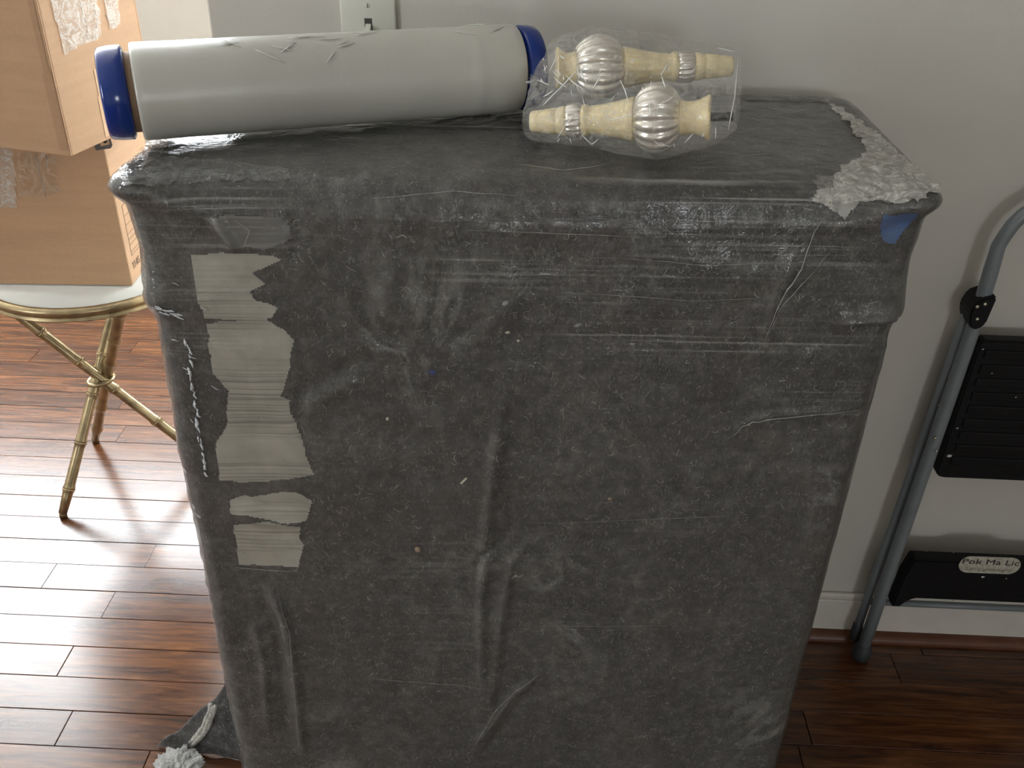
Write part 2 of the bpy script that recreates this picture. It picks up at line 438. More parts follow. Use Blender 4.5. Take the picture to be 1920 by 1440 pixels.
# windows (out of frame, they give the daylight; the near one is added as fill)
M_PANE = None
def mk_pane():
    m, nt, out = nmat('window_glass'); b = NB(nt)
    t = b.n('ShaderNodeBsdfTransparent'); g = b.n('ShaderNodeBsdfGlossy'); g.inputs['Roughness'].default_value = .02
    mx = b.n('ShaderNodeMixShader'); mx.inputs[0].default_value = .05
    b.l(t.outputs[0], mx.inputs[1]); b.l(g.outputs[0], mx.inputs[2]); b.l(mx.outputs[0], out.inputs[0]); return m
M_PANE = mk_pane()
wn = 0
for ax, lst in (('y', WIN_FAR), ('x', WIN_LEFT), ('n', WIN_NEAR_FILL)):
    for (a, b_, c, d) in lst:
        wn += 1; bm = bmesh.new()
        def bb(u0, u1, z0, z1, p0, p1):
            if ax == 'y': add_box(bm, (u0, YF+p0, z0), (u1, YF+p1, z1))
            elif ax == 'n': add_box(bm, (u0, YN-p1, z0), (u1, YN-p0, z1))
            else: add_box(bm, (XL-p1, u0, z0), (XL-p0, u1, z1))
        for (u0, u1, z0, z1) in ((a, a+.04, c, d), (b_-.04, b_, c, d), (a, b_, c, c+.04), (a, b_, d-.04, d), (a, b_, (c+d)/2-.02, (c+d)/2+.02)):
            bb(u0, u1, z0, z1, .03, .07)
        wo = struct(bm_obj('window_%d' % wn, bm, M_TRIM))
        bm = bmesh.new(); bb(a+.04, b_-.04, c+.04, d-.04, .048, .052)
        bm_obj('pane', bm, M_PANE, wo)

# ------------------------------------------------------------------ light switch
sw = empty('light_switch'); tag(sw, 'cream light switch with a toggle on the grey wall behind the film roll', 'switch')
pc = Vector((-.2575, YW, 1.1785-.003))
bm = bmesh.new(); add_box(bm, (pc.x-.0405, YW-.0062, pc.z-.062), (pc.x+.0405, YW, pc.z+.062), bevel=.0028, seg=3)
bm_obj('cover_plate', bm, M_CREAMPL, sw, True)
box('toggle_slot', (pc.x-.0056, YW-.0064, pc.z-.0125), (pc.x+.0056, YW-.0055, pc.z+.0125), M_SLOT, sw)
Mt = Matrix.Translation(pc+Vector((0, -.004, 0))) @ Matrix.Rotation(math.radians(28), 4, 'X')
box('toggle', (-.0042, -.016, -.005), (.0042, .002, .0055), M_CREAMPL, sw, Mt, .001)
for sz in (.030, -.030):
    sc_ = lathe('screw', pc+Vector((0, -.006, sz)), (0, -1, 0), [(-.002, .0034), (.0006, .0034), (.0012, .0026)], M_CREAMPL, sw, 16)
    box('screw_slot', (pc.x-.0005, YW-.0075, pc.z+sz-.003), (pc.x+.0005, YW-.0068, pc.z+sz+.003), M_SLOT, sc_)

# ------------------------------------------------------------------ wrapped chest
chest = empty('wrapped_chest'); tag(chest, 'tall chest wrapped in a grey felt moving blanket and clear stretch film', 'chest')
BX0, BX1, BY0, BY1, TZ = -.454, .432, .987, 1.372, 1.106
SKEW = .05          # the chest stands a little askew, its right end nearer the wall
def on_front(px, py): r = ray(px, py); return CAM + r*((BY0+.22*SKEW)/(r.y-SKEW*r.x))
prof_z = [(z, 0.0) for z in np.arange(0.004, .895, .0065)]
prof_z += [(.900, 0), (.910, .001), (.920, .001), (.928, .0005), (.934, -.0005), (.940, -.0025), (.945, -.0045), (.950, -.0058), (.955, -.0062), (.960, -.0060), (.965, -.0054), (.970, -.0046), (.976, -.0038),
           (.985, -.0026), (.995, -.0016), (1.005, -.0008), (1.015, -.0004), (1.025, -.0004), (1.035, -.0010), (1.043, -.0020), (1.050, -.0022), (1.056, -.0024), (1.062, -.0028), (1.067, -.0034), (1.072, -.0046), (1.077, -.0072), (1.082, -.0108), (1.087, -.0138), (1.091, -.0150), (1.095, -.0150), (1.0985, -.0132), (1.1015, -.0095), (1.1038, -.0045), (1.1053, .002), (TZ, .0045), (TZ, .0075), (TZ, .0115)]
for d in np.arange(.017, .203, .0075): prof_z.append((TZ+.0015*math.sin(d*14), d))
NF, NC, NS, NB_ = 330, 16, 90, 60
def ring(d):
    x0, x1, y0, y1 = BX0+d, BX1-d, BY0+d, BY1-d
    r = max(.0015, .028-max(0, d)*.8); r = min(r, (y1-y0)/2-.0005)
    P = []; N = []
    def seg(ax, ay, bx, by, n, nx, ny):
        for t in np.linspace(0, 1, n, endpoint=False): P.append((ax+(bx-ax)*t, ay+(by-ay)*t)); N.append((nx, ny))
    def arc(cx, cy, a0, a1, n):
        for t in np.linspace(0, 1, n, endpoint=False):
            a = a0+(a1-a0)*t; P.append((cx+r*math.cos(a), cy+r*math.sin(a))); N.append((math.cos(a), math.sin(a)))
    h = math.pi/2
    seg(x0+r, y0, x1-r, y0, NF, 0, -1); arc(x1-r, y0+r, -h, 0, NC)
    seg(x1, y0+r, x1, y1-r, NS, 1, 0); arc(x1-r, y1-r, 0, h, NC)
    seg(x1-r, y1, x0+r, y1, NB_, 0, 1); arc(x0+r, y1-r, h, 2*h, NC)
    seg(x0, y1-r, x0, y0+r, NS, -1, 0); arc(x0+r, y0+r, 2*h, 3*h, NC)
    return np.array(P), np.array(N)
rings = [ring(d) for z, d in prof_z]
NU = len(rings[0][0]); NR = len(prof_z)
PB = np.zeros((NR, NU, 3)); NBm = np.zeros((NR, NU, 3))
for i, (z, d) in enumerate(prof_z):
    PB[i, :, :2] = rings[i][0]; PB[i, :, 2] = z
    up = min(1, max(0, (z-1.085)/.02)) if d < .02 else 1.0
    NBm[i, :, :2] = rings[i][1]*math.sqrt(1-up*up); NBm[i, :, 2] = up
cx_ = np.minimum(np.abs(PB[:, :, 0]-BX0), np.abs(PB[:, :, 0]-BX1))
mid = (1-np.exp(-(cx_/.07)**2))*np.clip((BY0+.12-PB[:, :, 1])/.05, 0, 1)
dcol = np.array([d for z, d in prof_z])[:, None]*np.ones((1, NU))
PB[:, :, 1] += np.where(dcol < 0, -dcol*.97*mid*(PB[:, :, 1] < BY0+.001), 0)
tt = np.clip(1-(PB[:, :, 1]-BY0)/.085, 0, 1)
RO = .024
dyf = np.clip(RO-(PB[:, :, 1]-BY0), 0, RO); rnd_ = RO-np.sqrt(np.maximum(RO*RO-dyf**2, 0))
PB[:, :, 2] -= np.where(PB[:, :, 2] > .99, np.clip((PB[:, :, 2]-.99)/.11, 0, 1)*(.010*tt**2+rnd_)*mid, 0)
PB[:, :, 1] += SKEW*(PB[:, :, 0]+.22)
PBf = PB.reshape(-1, 3); NBf = NBm.reshape(-1, 3)
def px_front(pts): return [((p := on_front(x, y)).x, p.z) for x, y in pts]
# folds of the blanket, traced on the front plane: (points, height m, half width m)
FOLDS = [
 ([(940, 690), (935, 800), (925, 880), (915, 960), (905, 1080), (900, 1160), (905, 1300), (890, 1440)], .0042, .010),
 ([(955, 900), (957, 985), (945, 1010), (900, 1040), (890, 1070)], -.0050, .006),
 ([(990, 1010), (960, 1050), (940, 1150), (925, 1280), (910, 1400)], .0035, .009),
 ([(1010, 1262), (960, 1300), (925, 1350), (885, 1395)], .0042, .007),
 ([(1020, 1275), (975, 1310), (940, 1365), (900, 1420)], -.0040, .007),
 ([(545, 745), (600, 710), (660, 680), (720, 668)], -.0042, .008),
 ([(560, 770), (620, 735), (680, 705)], .0025, .010),
 ([(555, 600), (570, 700), (560, 790), (600, 880)], -.0030, .008),
 ([(500, 1090), (530, 1150), (550, 1240), (560, 1330), (575, 1440)], .0045, .009),
 ([(480, 1100), (515, 1180), (530, 1290), (540, 1400)], -.0045, .007),
 ([(470, 1140), (495, 1240), (505, 1380)], .0030, .008),
 ([(960, 480), (955, 560), (955, 620)], .0018, .012),
 ([(1490, 470), (1450, 560), (1430, 650)], .0022, .008),
 ([(1370, 820), (1390, 795), (1430, 780), (1610, 765)], .0025, .004),
 ([(1400, 600), (1380, 720), (1370, 860), (1360, 940)], -.0020, .015),
 ([(230, 372), (400, 366), (545, 372), (700, 388)], -.0030, .006),
 ([(700, 392), (1000, 405), (1300, 408), (1560, 400), (1680, 395)], -.0045, .007),
 ([(400, 400), (425, 440), (440, 470)], .0045, .006),
 ([(545, 395), (552, 440), (548, 500)], -.0045, .007),
 ([(1560, 600), (1640, 596), (1680, 590)], .0055, .006),
 ([(1600, 612), (1650, 610), (1680, 605)], -.0050, .005),
 ([(430, 930), (500, 950), (585, 945)], -.0028, .006),
 ([(430, 960), (500, 978), (580, 985)], .0020, .008),
 ([(640, 380), (760, 372), (900, 385)], .002, .012),
 ([(1250, 470), (1400, 520), (1560, 500)], .0018, .02),
]
def fold_disp(P, only_front):
    X = P[:, 0]; Z = P[:, 2]; D = np.zeros(len(P)); idx = np.where(only_front)[0]
    x = X[idx]; z = Z[idx]; acc = np.zeros(len(idx))
    for pts, hgt, wd in FOLDS:
        pp = px_front(pts); best = np.full(len(idx), 9.); along = np.zeros(len(idx)); L = len(pp)-1
        for i in range(L):
            ax, az = pp[i]; bx, bz = pp[i+1]; dx, dz = bx-ax, bz-az; l2 = dx*dx+dz*dz
            t = np.clip(((x-ax)*dx+(z-az)*dz)/l2, 0, 1); dd = np.hypot(x-ax-t*dx, z-az-t*dz)
            mk = dd < best; best[mk] = dd[mk]; along[mk] = (i+t[mk])/L
        fade = np.clip(np.minimum(along, 1-along)*6, 0.15, 1)
        acc += 1.7*hgt*np.exp(-(best/wd)**2)*fade
    D[idx] = acc; return D
front = (NBf[:, 1] < -.5)
disp = fold_disp(PBf, front)
noise_b = vnoise(PBf*np.array([9, 9, 7]), 1)*.0022 + vnoise(PBf*np.array([26, 26, 20]), 2)*.0011 + vnoise(PBf*70, 3)*.0006
cap = (NBf[:, 2] > .9)
noise_b[cap] += (vnoise(PBf[cap]*np.array([5, 12, 1]), 5)*.0012)
# slope ripples from film tension at the top right
noise_b[cap] = np.minimum(noise_b[cap], .0015)
shift = disp+noise_b
shift[PBf[:, 1] > 1.35] = np.minimum(shift[PBf[:, 1] > 1.35], .0)
PBl = PBf + NBf*shift[:, None]
PBl[:, 2] = np.maximum(PBl[:, 2], .001)
fs = []
for i in range(NR-1):
    a = i*NU
    for k in range(NU):
        k2 = (k+1) % NU; fs.append((a+k, a+k2, a+NU+k2, a+NU+k))
fs.append(tuple((NR-1)*NU+k for k in range(NU)))
blanket_v = [tuple(v) for v in PBl]
mesh_obj('moving_blanket', blanket_v, fs, M_FELT, chest)
BV = BVHTree.FromPolygons(blanket_v, fs)
# stretch film: an outer skin with bridging (folds are flattened) and its own wrinkles
PF = PBf + NBf*(.0030 + np.maximum(disp, 0)*.95 + np.minimum(disp, 0)*.35 + noise_b*.55
                + (vnoise(PBf*np.array([14, 14, 40]), 8)*.0007 + vnoise(PBf*np.array([40, 40, 25]), 9)*.0006))[:, None]
PF[:, 2] = np.maximum(PF[:, 2], .001)
# corner crinkles (left edge and both top corners)
lc = np.exp(-((PF[:, 0]+.45)/.03)**2) * (PF[:, 1] < 1.1)
PF[:, 2] += 0
PF += NBf*(lc*(vnoise(PBf*np.array([70, 70, 60]), 12)*.0022+vnoise(PBf*np.array([130, 130, 150]), 13)*.0012))[:, None]
mesh_obj('stretch_film', [tuple(v) for v in PF], fs, M_FILM, chest)
def drape_front(px, py, off=.001, n=False):
    p = on_front(px, py)
    h = BV.ray_cast(Vector((p.x, .7, p.z)), Vector((0, 1, 0)))
    if h[0] is None: return Vector((p.x, BY0-off, p.z))
    return h[0] - Vector((0, off, 0))
def hit_front(x, z):
    h = BV.ray_cast(Vector((x, .7, z)), Vector((0, 1, 0)))
    return h[0] if h[0] is not None else Vector((x, BY0, z))
def hit_top(x, y):
    h = BV.ray_cast(Vector((x, y, 1.6)), Vector((0, 0, -1)))
    return h[0] if h[0] is not None else Vector((x, y, TZ))
def in_poly(x, y, poly):
    c = False; j = len(poly)-1
    for i in range(len(poly)):
        xi, yi = poly[i]; xj, yj = poly[j]
        if (yi > y) != (yj > y) and x < (xj-xi)*(y-yi)/(yj-yi)+xi: c = not c
        j = i
    return c
def patch_front(name, polypx, mat, off, step=.004, wob=0.0, seed=0, parent=chest):
    poly = px_front(polypx); xs = [p[0] for p in poly]; zs = [p[1] for p in poly]
    nx = int((max(xs)-min(xs))/step)+2; nz = int((max(zs)-min(zs))/step)+2
    ids = {}; vs = []; fs = []
    def vid(i, j):
        if (i, j) in ids: return ids[i, j]
        x = min(xs)+i*step; z = min(zs)+j*step; hh = BV.ray_cast(Vector((x, .7, z)), Vector((0, 1, 0)))
        if hh[0] is None or hh[0].y > BY0+.09: ids[i, j] = -1; return -1
        h = hh[0]
        y = h.y-off-wob*abs(noise.noise(Vector((x*40, seed, z*40))))
        ids[i, j] = len(vs); vs.append((x, y, z)); return ids[i, j]
    for i in range(nx):
        for j in range(nz):
            x = min(xs)+(i+.5)*step; z = min(zs)+(j+.5)*step
            jx = .003*noise.noise(Vector((x*60, z*60, seed+3))); 
            if in_poly(x+jx, z+jx, poly):
                q4 = (vid(i, j), vid(i+1, j), vid(i+1, j+1), vid(i, j+1))
                if min(q4) >= 0: fs.append(q4)
    return mesh_obj(name, vs, fs, mat, parent)
# pale paper tape seen through the film down the left side
P1 = [(358, 476), (420, 474), (510, 478), (528, 486), (500, 500), (470, 512), (500, 530), (470, 545), (480, 560), (520, 575), (512, 592), (490, 600), (385, 597), (372, 560)]
P2 = [(388, 606), (430, 600), (500, 598), (535, 620), (550, 640), (545, 680), (535, 720), (528, 740), (545, 750), (540, 760), (555, 800), (572, 850), (590, 890), (560, 895), (540, 900), (470, 905), (412, 900), (405, 830), (425, 800), (430, 730), (400, 700), (392, 650)]
P3 = [(432, 935), (520, 925), (555, 922), (585, 940), (575, 975), (540, 980), (470, 965), (432, 960)]
P4 = [(438, 985), (500, 975), (565, 985), (562, 1010), (570, 1020), (560, 1062), (500, 1060), (448, 1058)]
P5 = [(380, 405), (440, 402), (540, 410), (545, 450), (500, 465), (440, 468), (420, 440)]
for i, pl in enumerate((P1, P2, P3, P4)): patch_front('paper_tape', pl, M_PAPER, .0012, .0018, .0006, i)
M_GREYTAPE = simple('grey_film_layer', (.20, .197, .187), .4, var=.15)
patch_front('paper_tape', P5, M_GREYTAPE, .0012, .0018, .0006, 9)
bt = patch_front('blue_tape', [(1650, 399), (1712, 392), (1716, 402), (1690, 432), (1676, 455), (1655, 450), (1649, 420)], M_BLUETAPE, .0015, .0018)
bt['label'] = 'blue painter tape'
# bunched film over the top right corner
def patch_top(name, polypx, mat, off, amp, step=.0035, seed=0):
    poly = [((p := on_z(x, y, TZ)).x, p.y) for x, y in polypx]; xs = [p[0] for p in poly]; ys = [p[1] for p in poly]
    nx = int((max(xs)-min(xs))/step)+2; ny = int((max(ys)-min(ys))/step)+2
    ids = {}; vs = []; fs = []
    def vid(i, j):
        if (i, j) in ids: return ids[i, j]
        x = min(xs)+i*step; y = min(ys)+j*step
        h, hn, _, _ = BV.find_nearest(Vector((x, y, TZ+.004)))
        if hn.dot(h-Vector((0, 1.2, .9))) < 0: hn = -hn
        n1 = abs(noise.noise(Vector((x*45, y*45, seed)))); n2 = abs(noise.noise(Vector((x*110, y*110, seed+5))))
        ids[i, j] = len(vs); vs.append(h+hn*(off+amp*(n1*1.1+.28*n2))); return ids[i, j]
    for i in range(nx):
        for j in range(ny):
            x = min(xs)+(i+.5)*step; y = min(ys)+(j+.5)*step
            jx = .008*noise.noise(Vector((x*50, y*50, seed+3)))
            if in_poly(x+jx, y-jx, poly): fs.append((vid(i, j), vid(i+1, j), vid(i+1, j+1), vid(i, j+1)))
    return mesh_obj(name, vs, fs, mat, chest)
fb = patch_top('bunched_film', [(1538, 186), (1556, 200), (1600, 225), (1640, 252), (1700, 296), (1774, 348), (1776, 358), (1740, 368), (1700, 370), (1640, 373), (1605, 376), (1580, 384), (1558, 378), (1530, 358), (1562, 345), (1575, 318), (1605, 308), (1622, 285), (1590, 240), (1556, 205)], M_BUNCH, .0035, .0062, .0022)
ft_ = patch_front('bunched_film', [(1534, 362), (1560, 352), (1625, 356), (1610, 380), (1592, 392), (1580, 407), (1570, 404), (1560, 388), (1545, 380)], M_BUNCH, .006, .0018, .006, 4)
fb['label'] = ft_['label'] = 'whitish bunched film'
M_WISP = mk_film('thin_haze_film', .04, .24, False, .8, .15, .6, 40)
patch_top('loose_film', [(1400, 182), (1540, 183), (1550, 196), (1400, 192)], M_WISP, .003, .004, .005, 8)
patch_top('film_corner', [(222, 322), (285, 262), (330, 262), (300, 300), (540, 318), (545, 330), (380, 335), (225, 345)], M_WISP, .0035, .003, .003, 4)
# film creases: thin pulled ridges on the front
cre = []
def crease(px, rad=.0007, off=.0045):
    pts = []
    for i in range(len(px)-1):
        for t in np.linspace(0, 1, 6, endpoint=(i == len(px)-2)):
            x = px[i][0]+(px[i+1][0]-px[i][0])*t; y = px[i][1]+(px[i+1][1]-px[i][1])*t
            p = drape_front(x, y, off); p.x += .0012*noise.noise(Vector((x*.09, y*.09, 2))); p.z += .0012*noise.noise(Vector((x*.08, y*.1, 7))); pts.append(p)
    n = len(pts); rr = [.62*rad*(.25+.75*math.sin(math.pi*(i+.4)/n))*(0.7+.6*random.random()) for i in range(n)]
    cre.append(tube_geo(pts, rr, 5))
crease([(1545, 405), (1525, 430), (1500, 500), (1470, 545), (1450, 585), (1432, 635)], .0011)
crease([(1555, 470), (1500, 530), (1462, 575), (1440, 620)], .0006)
crease([(1372, 818), (1388, 797), (1410, 786), (1480, 776), (1610, 765)], .0010)
crease([(1010, 1262), (965, 1290), (925, 1330), (890, 1390)], .0007)
crease([(700, 372), (850, 362), (980, 370)], .0006); crease([(965, 300), (1060, 310), (1130, 300)], .0005, .003)
crease([(455, 470), (470, 430), (440, 408)], .0006); crease([(1020, 1172), (1250, 1168)], .0004)
crease([(700, 1268), (900, 1282)], .0005); crease([(1100, 480), (1330, 492), (1520, 486)], .0004)
crease([(1050, 545), (1300, 560), (1430, 556)], .0004); crease([(960, 980), (1400, 962)], .0003)
crease([(880, 430), (1200, 442)], .0004); crease([(440, 1062), (560, 1068)], .0006)
crease([(520, 1100), (545, 1180), (556, 1290), (563, 1400)], .0006)
for g_ in cre: mesh_obj('film_crease', *g_, M_CREASE, chest)
M_GLOSSY = simple('fold_glint_paint', (.62, .64, .67), .12, var=.2, spec=1.0)  # window glints on the film folds, painted as pale glossy strips
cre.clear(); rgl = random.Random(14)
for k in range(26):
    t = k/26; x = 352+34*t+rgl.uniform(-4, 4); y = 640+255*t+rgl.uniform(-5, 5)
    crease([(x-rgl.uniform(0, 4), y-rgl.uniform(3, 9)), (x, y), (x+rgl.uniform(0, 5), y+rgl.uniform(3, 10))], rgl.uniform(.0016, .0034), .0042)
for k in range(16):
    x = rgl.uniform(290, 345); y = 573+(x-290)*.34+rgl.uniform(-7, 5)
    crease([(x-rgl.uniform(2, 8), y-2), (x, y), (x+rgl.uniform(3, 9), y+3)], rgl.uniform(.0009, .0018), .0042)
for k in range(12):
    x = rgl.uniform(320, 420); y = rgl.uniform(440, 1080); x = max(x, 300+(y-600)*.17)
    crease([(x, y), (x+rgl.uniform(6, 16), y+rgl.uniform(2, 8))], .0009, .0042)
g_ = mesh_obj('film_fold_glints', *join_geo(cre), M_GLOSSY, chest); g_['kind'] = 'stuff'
# lint fibres caught in the felt
fb_ = []
rg = random.Random(5)
def fibre(base, ux, uy, nrm, L, curl, wd):
    a = rg.uniform(0, 6.283); pts = []
    d = [math.cos(a), math.sin(a)]; p = [0.0, 0.0]
    for i in range(6):
        pts.append(base+ux*p[0]+uy*p[1]+nrm*(.0012+.0008*math.sin(i)))
        a += curl*rg.uniform(.4, 1.4); p[0] += math.cos(a)*L/5; p[1] += math.sin(a)*L/5
    vs = []; fs = []
    for i, q_ in enumerate(pts):
        j = min(i, 4); t = (pts[j+1]-pts[j]).normalized(); s = nrm.cross(t).normalized()*wd
        vs += [q_-s, q_+s]
        if i: fs.append((2*i-2, 2*i-1, 2*i+1, 2*i))
    fb_.append((vs, fs))
for _ in range(2600):
    x = rg.uniform(BX0+.03, BX1-.02); z = rg.uniform(.02, 1.06); h = hit_front(x, z)
    if x < -.305 and z > .4 and rg.random() < .75: continue
    fibre(h, Vector((1, 0, 0)), Vector((0, 0, 1)), Vector((0, -1, 0)), rg.choice((.004, .006, .008, .012)), rg.uniform(-.9, .9), rg.uniform(.00018, .00042))
for _ in range(1000):
    x = rg.uniform(BX0, BX1); y = rg.uniform(BY0, BY1); h = hit_top(x, y)
    fibre(h, Vector((1, 0, 0)), Vector((0, 1, 0)), Vector((0, 0, 1)), rg.choice((.004, .006, .010)), rg.uniform(-.9, .9), rg.uniform(.00018, .00042))
pass
lf = mesh_obj('lint_fibres', *join_geo(fb_), M_FIBRE, chest); lf['kind'] = 'stuff'
# bits stuck under the film
M_BIT_W = simple('pale_scrap', (.46, .43, .34), .7); M_BIT_B = simple('blue_scrap', (.02, .05, .25), .6); M_BIT_T = simple('tan_scrap', (.27, .20, .14), .8); M_BIT_G = simple('grey_fluff', (.24, .25, .255), .9)
def bit(px, py, w_, h_, ang, mat, name='scrap'):
    p = drape_front(px, py, .0022); bm = bmesh.new()
    bmesh.ops.create_icosphere(bm, subdivisions=2, radius=1)
    for v in bm.verts: v.co *= 1+.28*noise.noise(v.co*1.8+Vector((px, py, 0)))
    bmesh.ops.transform(bm, matrix=Matrix.Translation(p) @ Matrix.Rotation(-ang, 4, 'Y') @ Matrix.Diagonal((w_, .0012, h_, 1)), verts=bm.verts)
    return bm_obj(name, bm, mat, chest, True)
p = drape_front(870, 898, .0025)
box('scrap', (-.0062, -.0006, -.0014), (.0062, .0006, .0014), M_BIT_W, chest, Matrix.Translation(p) @ Matrix.Rotation(math.radians(-52), 4, 'Y'), .0004)['label'] = 'pale straw-like sliver'
bit(811, 697, .0048, .0042, .4, M_BIT_B)['label'] = 'blue speck of plastic'
bit(952, 622, .0032, .002, .2, M_BIT_W); bit(972, 638, .002, .002, 0, M_BIT_W); bit(784, 1028, .0042, .0056, .3, M_BIT_T)
bit(1143, 932, .003, .0025, 0, M_BIT_T); bit(925, 425, .005, .0038, 0, M_BIT_G); bit(1083, 608, .006, .003, .3, M_BIT_G); bit(948, 565, .005, .004, .8, M_BIT_G); bit(727, 783, .002, .003, 0, M_BIT_W)
# blanket corner lying out on the floor at the left foot of the chest
def grid_patch(name, fn, nu, nv, mat, parent, thick=.004):
    vs = []; fs = []
    for i in range(nu+1):
        for j in range(nv+1): vs.append(fn(i/nu, j/nv))
    for i in range(nu):
        for j in range(nv):
            a = i*(nv+1)+j; fs.append((a, a+nv+1, a+nv+2, a+1))
    o = mesh_obj(name, vs, fs, mat, parent)
    if thick:
        md = o.modifiers.new('thickness', 'SOLIDIFY'); md.thickness = thick; md.offset = 0
    return o
A0 = Vector((-.452, 1.12, .235)); A1 = Vector((-.452, 1.05, .02)); L0 = Vector((-.645, 1.088, .004)); L1 = Vector((-.475, 1.066, .004))
def flap(u, v):
    top = A0.lerp(A1, v); bot = L0.lerp(L1, v)
    p = top.lerp(bot, u)
    p.z -= .022*math.sin(math.pi*u)*(1-.4*v)
    p.z += .020*math.sin(math.pi*2.0*v)*math.sin(math.pi*min(1, u*1.05))*(1-.5*u) + .006*noise.noise(Vector((u*6, v*6, 1)))
    p.z = max(p.z+.006*noise.noise(Vector((u*5, v*7, 4))), .004)
    p.x += .006*noise.noise(Vector((u*4, v*4, 9)))
    return p
fo = grid_patch('blanket_corner', flap, 34, 34, M_FELT, chest, .004)
FBV = BVHTree.FromPolygons([v.co[:] for v in fo.data.vertices], [p_.vertices[:] for p_ in fo.data.polygons])
def on_flap(x, y):
    d = ray(x, y).normalized(); h = FBV.ray_cast(CAM, d)
    return (h[0]-d*.008) if h[0] else None
st = [on_flap(x, y) for x, y in ((414, 1290), (405, 1305), (398, 1325), (394, 1345), (386, 1365), (372, 1385), (360, 1398))]
st = [p_ for p_ in st if p_ is not None]
fine = []
for i in range(len(st)-1):
    for t in np.linspace(0, 1, 6, endpoint=(i == len(st)-2)): fine.append(st[i].lerp(st[i+1], t)+Vector((.002*noise.noise(Vector((i+t, 1, 0))), .002*noise.noise(Vector((i+t, 9, 0))), 0)))
geos = []
for off in ((0, 0), (.005, .002), (-.004, .003)):
    geos.append(tube_geo([p_+Vector((off[0], off[1], off[1])) for p_ in fine], [.0045*(.75+.5*abs(noise.noise(Vector((k*.5, off[0]*900, 3))))) for k in range(len(fine))], 8))
mesh_obj('film_strand', *join_geo(geos), M_BUNCH, chest)['label'] = 'twisted strand of clear film'

# crumpled printed plastic on the floor
pc2 = on_z(338, 1432, .02); bm = bmesh.new(); bmesh.ops.create_icosphere(bm, subdivisions=5, radius=1)
for v in bm.verts:
    d = v.co.normalized(); n1 = abs(noise.noise(d*2.6)); n2 = abs(noise.noise(d*6+Vector((3, 1, 2))))
    v.co = Vector((d.x*.042, d.y*.050, d.z*.020))*(.72+.55*n1+.30*n2)
    v.co += pc2+Vector((0, -.02, .004)); v.co.z = max(v.co.z, .0008)
ps = bm_obj('plastic_scrap', bm, M_WHITEBAG, None, False)
tag(ps, 'crumpled clear plastic with blue print on the wood floor beside the chest', 'plastic scrap')
for dx, dy, r in ((.0, -.004, .0042), (.016, -.012, .003), (-.018, -.03, .0035), (.006, -.035, .003)):
    h = Vector((pc2.x+dx, pc2.y+dy-.02, .026))
    bm = bmesh.new(); bmesh.ops.create_icosphere(bm, subdivisions=2, radius=r)
    for v in bm.verts: v.co *= 1+.5*noise.noise(v.co*400); v.co.z *= .35; v.co += h
    bm_obj('blue_print', bm, M_BLUEINK, ps)

# ------------------------------------------------------------------ roll of stretch film
roll = empty('film_roll'); tag(roll, 'large roll of clear stretch film with blue end handles lying on the wrapped chest', 'film roll')
RR = .0537
pL = Vector((-.4645, 1.0815, TZ+.0078+RR)); pR = Vector((-.0385, 1.2525, TZ+.0078+RR))
ax = (pR-pL); LEN = ax.length; ax.normalize()
pr = [(0, .043), (0, RR-.003), (.001, RR-.0008), (.003, RR)]
for s in np.linspace(.01, LEN-.01, 60):
    bump_ = .0009*math.exp(-((s-(LEN*.86))/.0035)**2) + (.0004 if s > LEN*.86 else 0) + .0003*noise.noise(Vector((s*30, 0, 0)))
    pr.append((s, RR+bump_))
pr += [(LEN-.003, RR), (LEN-.001, RR-.0008), (LEN, RR-.003), (LEN, .043)]
lathe('wound_film', pL, ax, pr, M_ROLL, roll, 96, rfun=lambda s, r, t: r*(1+.004*noise.noise(Vector((s*6, math.cos(t)*1.5, math.sin(t)*1.5)))), caps=False)
def handle(p, a, name, gap, ln, r):
    lathe('cardboard_core', p-a*.01, a, [(0, .0440), (.01+gap+.004, .0440), (.01+gap+.004, .037), (0, .037)], M_CORE, roll, 48, closed=True)
    g = gap
    lathe(name, p, a, [(g, .030), (g, r-.004), (g+.002, r-.001), (g+.004, r), (g+ln*.55, r-.0005), (g+ln-.004, r-.002), (g+ln-.001, r-.004), (g+ln, r-.0065), (g+ln-.002, r-.009),
          (g+ln*.6, r-.011), (g+.006, r-.014), (g+.006, .030)], M_BLUE, roll, 64, closed=True)
handle(pL, -ax, 'end_handle', .007, .029, RR-.0015)
handle(pR, ax, 'end_handle', .003, .026, RR-.0015)
# loose film wisps on the roll
wv = []
rg2 = random.Random(3)
u_, v_, a_ = frame(ax)
for (s, th, n) in ((.13, 75, 3), (.17, 70, 4), (.21, 66, 4), (.25, 68, 3), (.41, 80, 3)):
    for k in range(n):
        s0 = s+rg2.uniform(-.02, .02); t0 = math.radians(th+rg2.uniform(-20, 12)); pts = []
        da, ds = rg2.uniform(-.09, .09), rg2.uniform(.003, .012)
        for i in range(5):
            t = t0+da*i; ss = s0+ds*i*(1 if k % 2 else -1)*.7
            dirv = Vector((-ax.y*0, 0, 0)); up = Vector((0, 0, 1)); side = Vector((ax.y, -ax.x, 0))
            pts.append(pL+ax*ss+(up*math.sin(t)+side*math.cos(t))*(RR+.0012))
        wv.append(tube_geo(pts, [.0002, .0007, .0009, .0006, .0002], 5))
M_RWR = simple('roll_film_wisp', (.6, .6, .56), .15, var=.1)
mesh_obj('film_wrinkles', *join_geo(wv), M_RWR, roll)['kind'] = 'stuff'

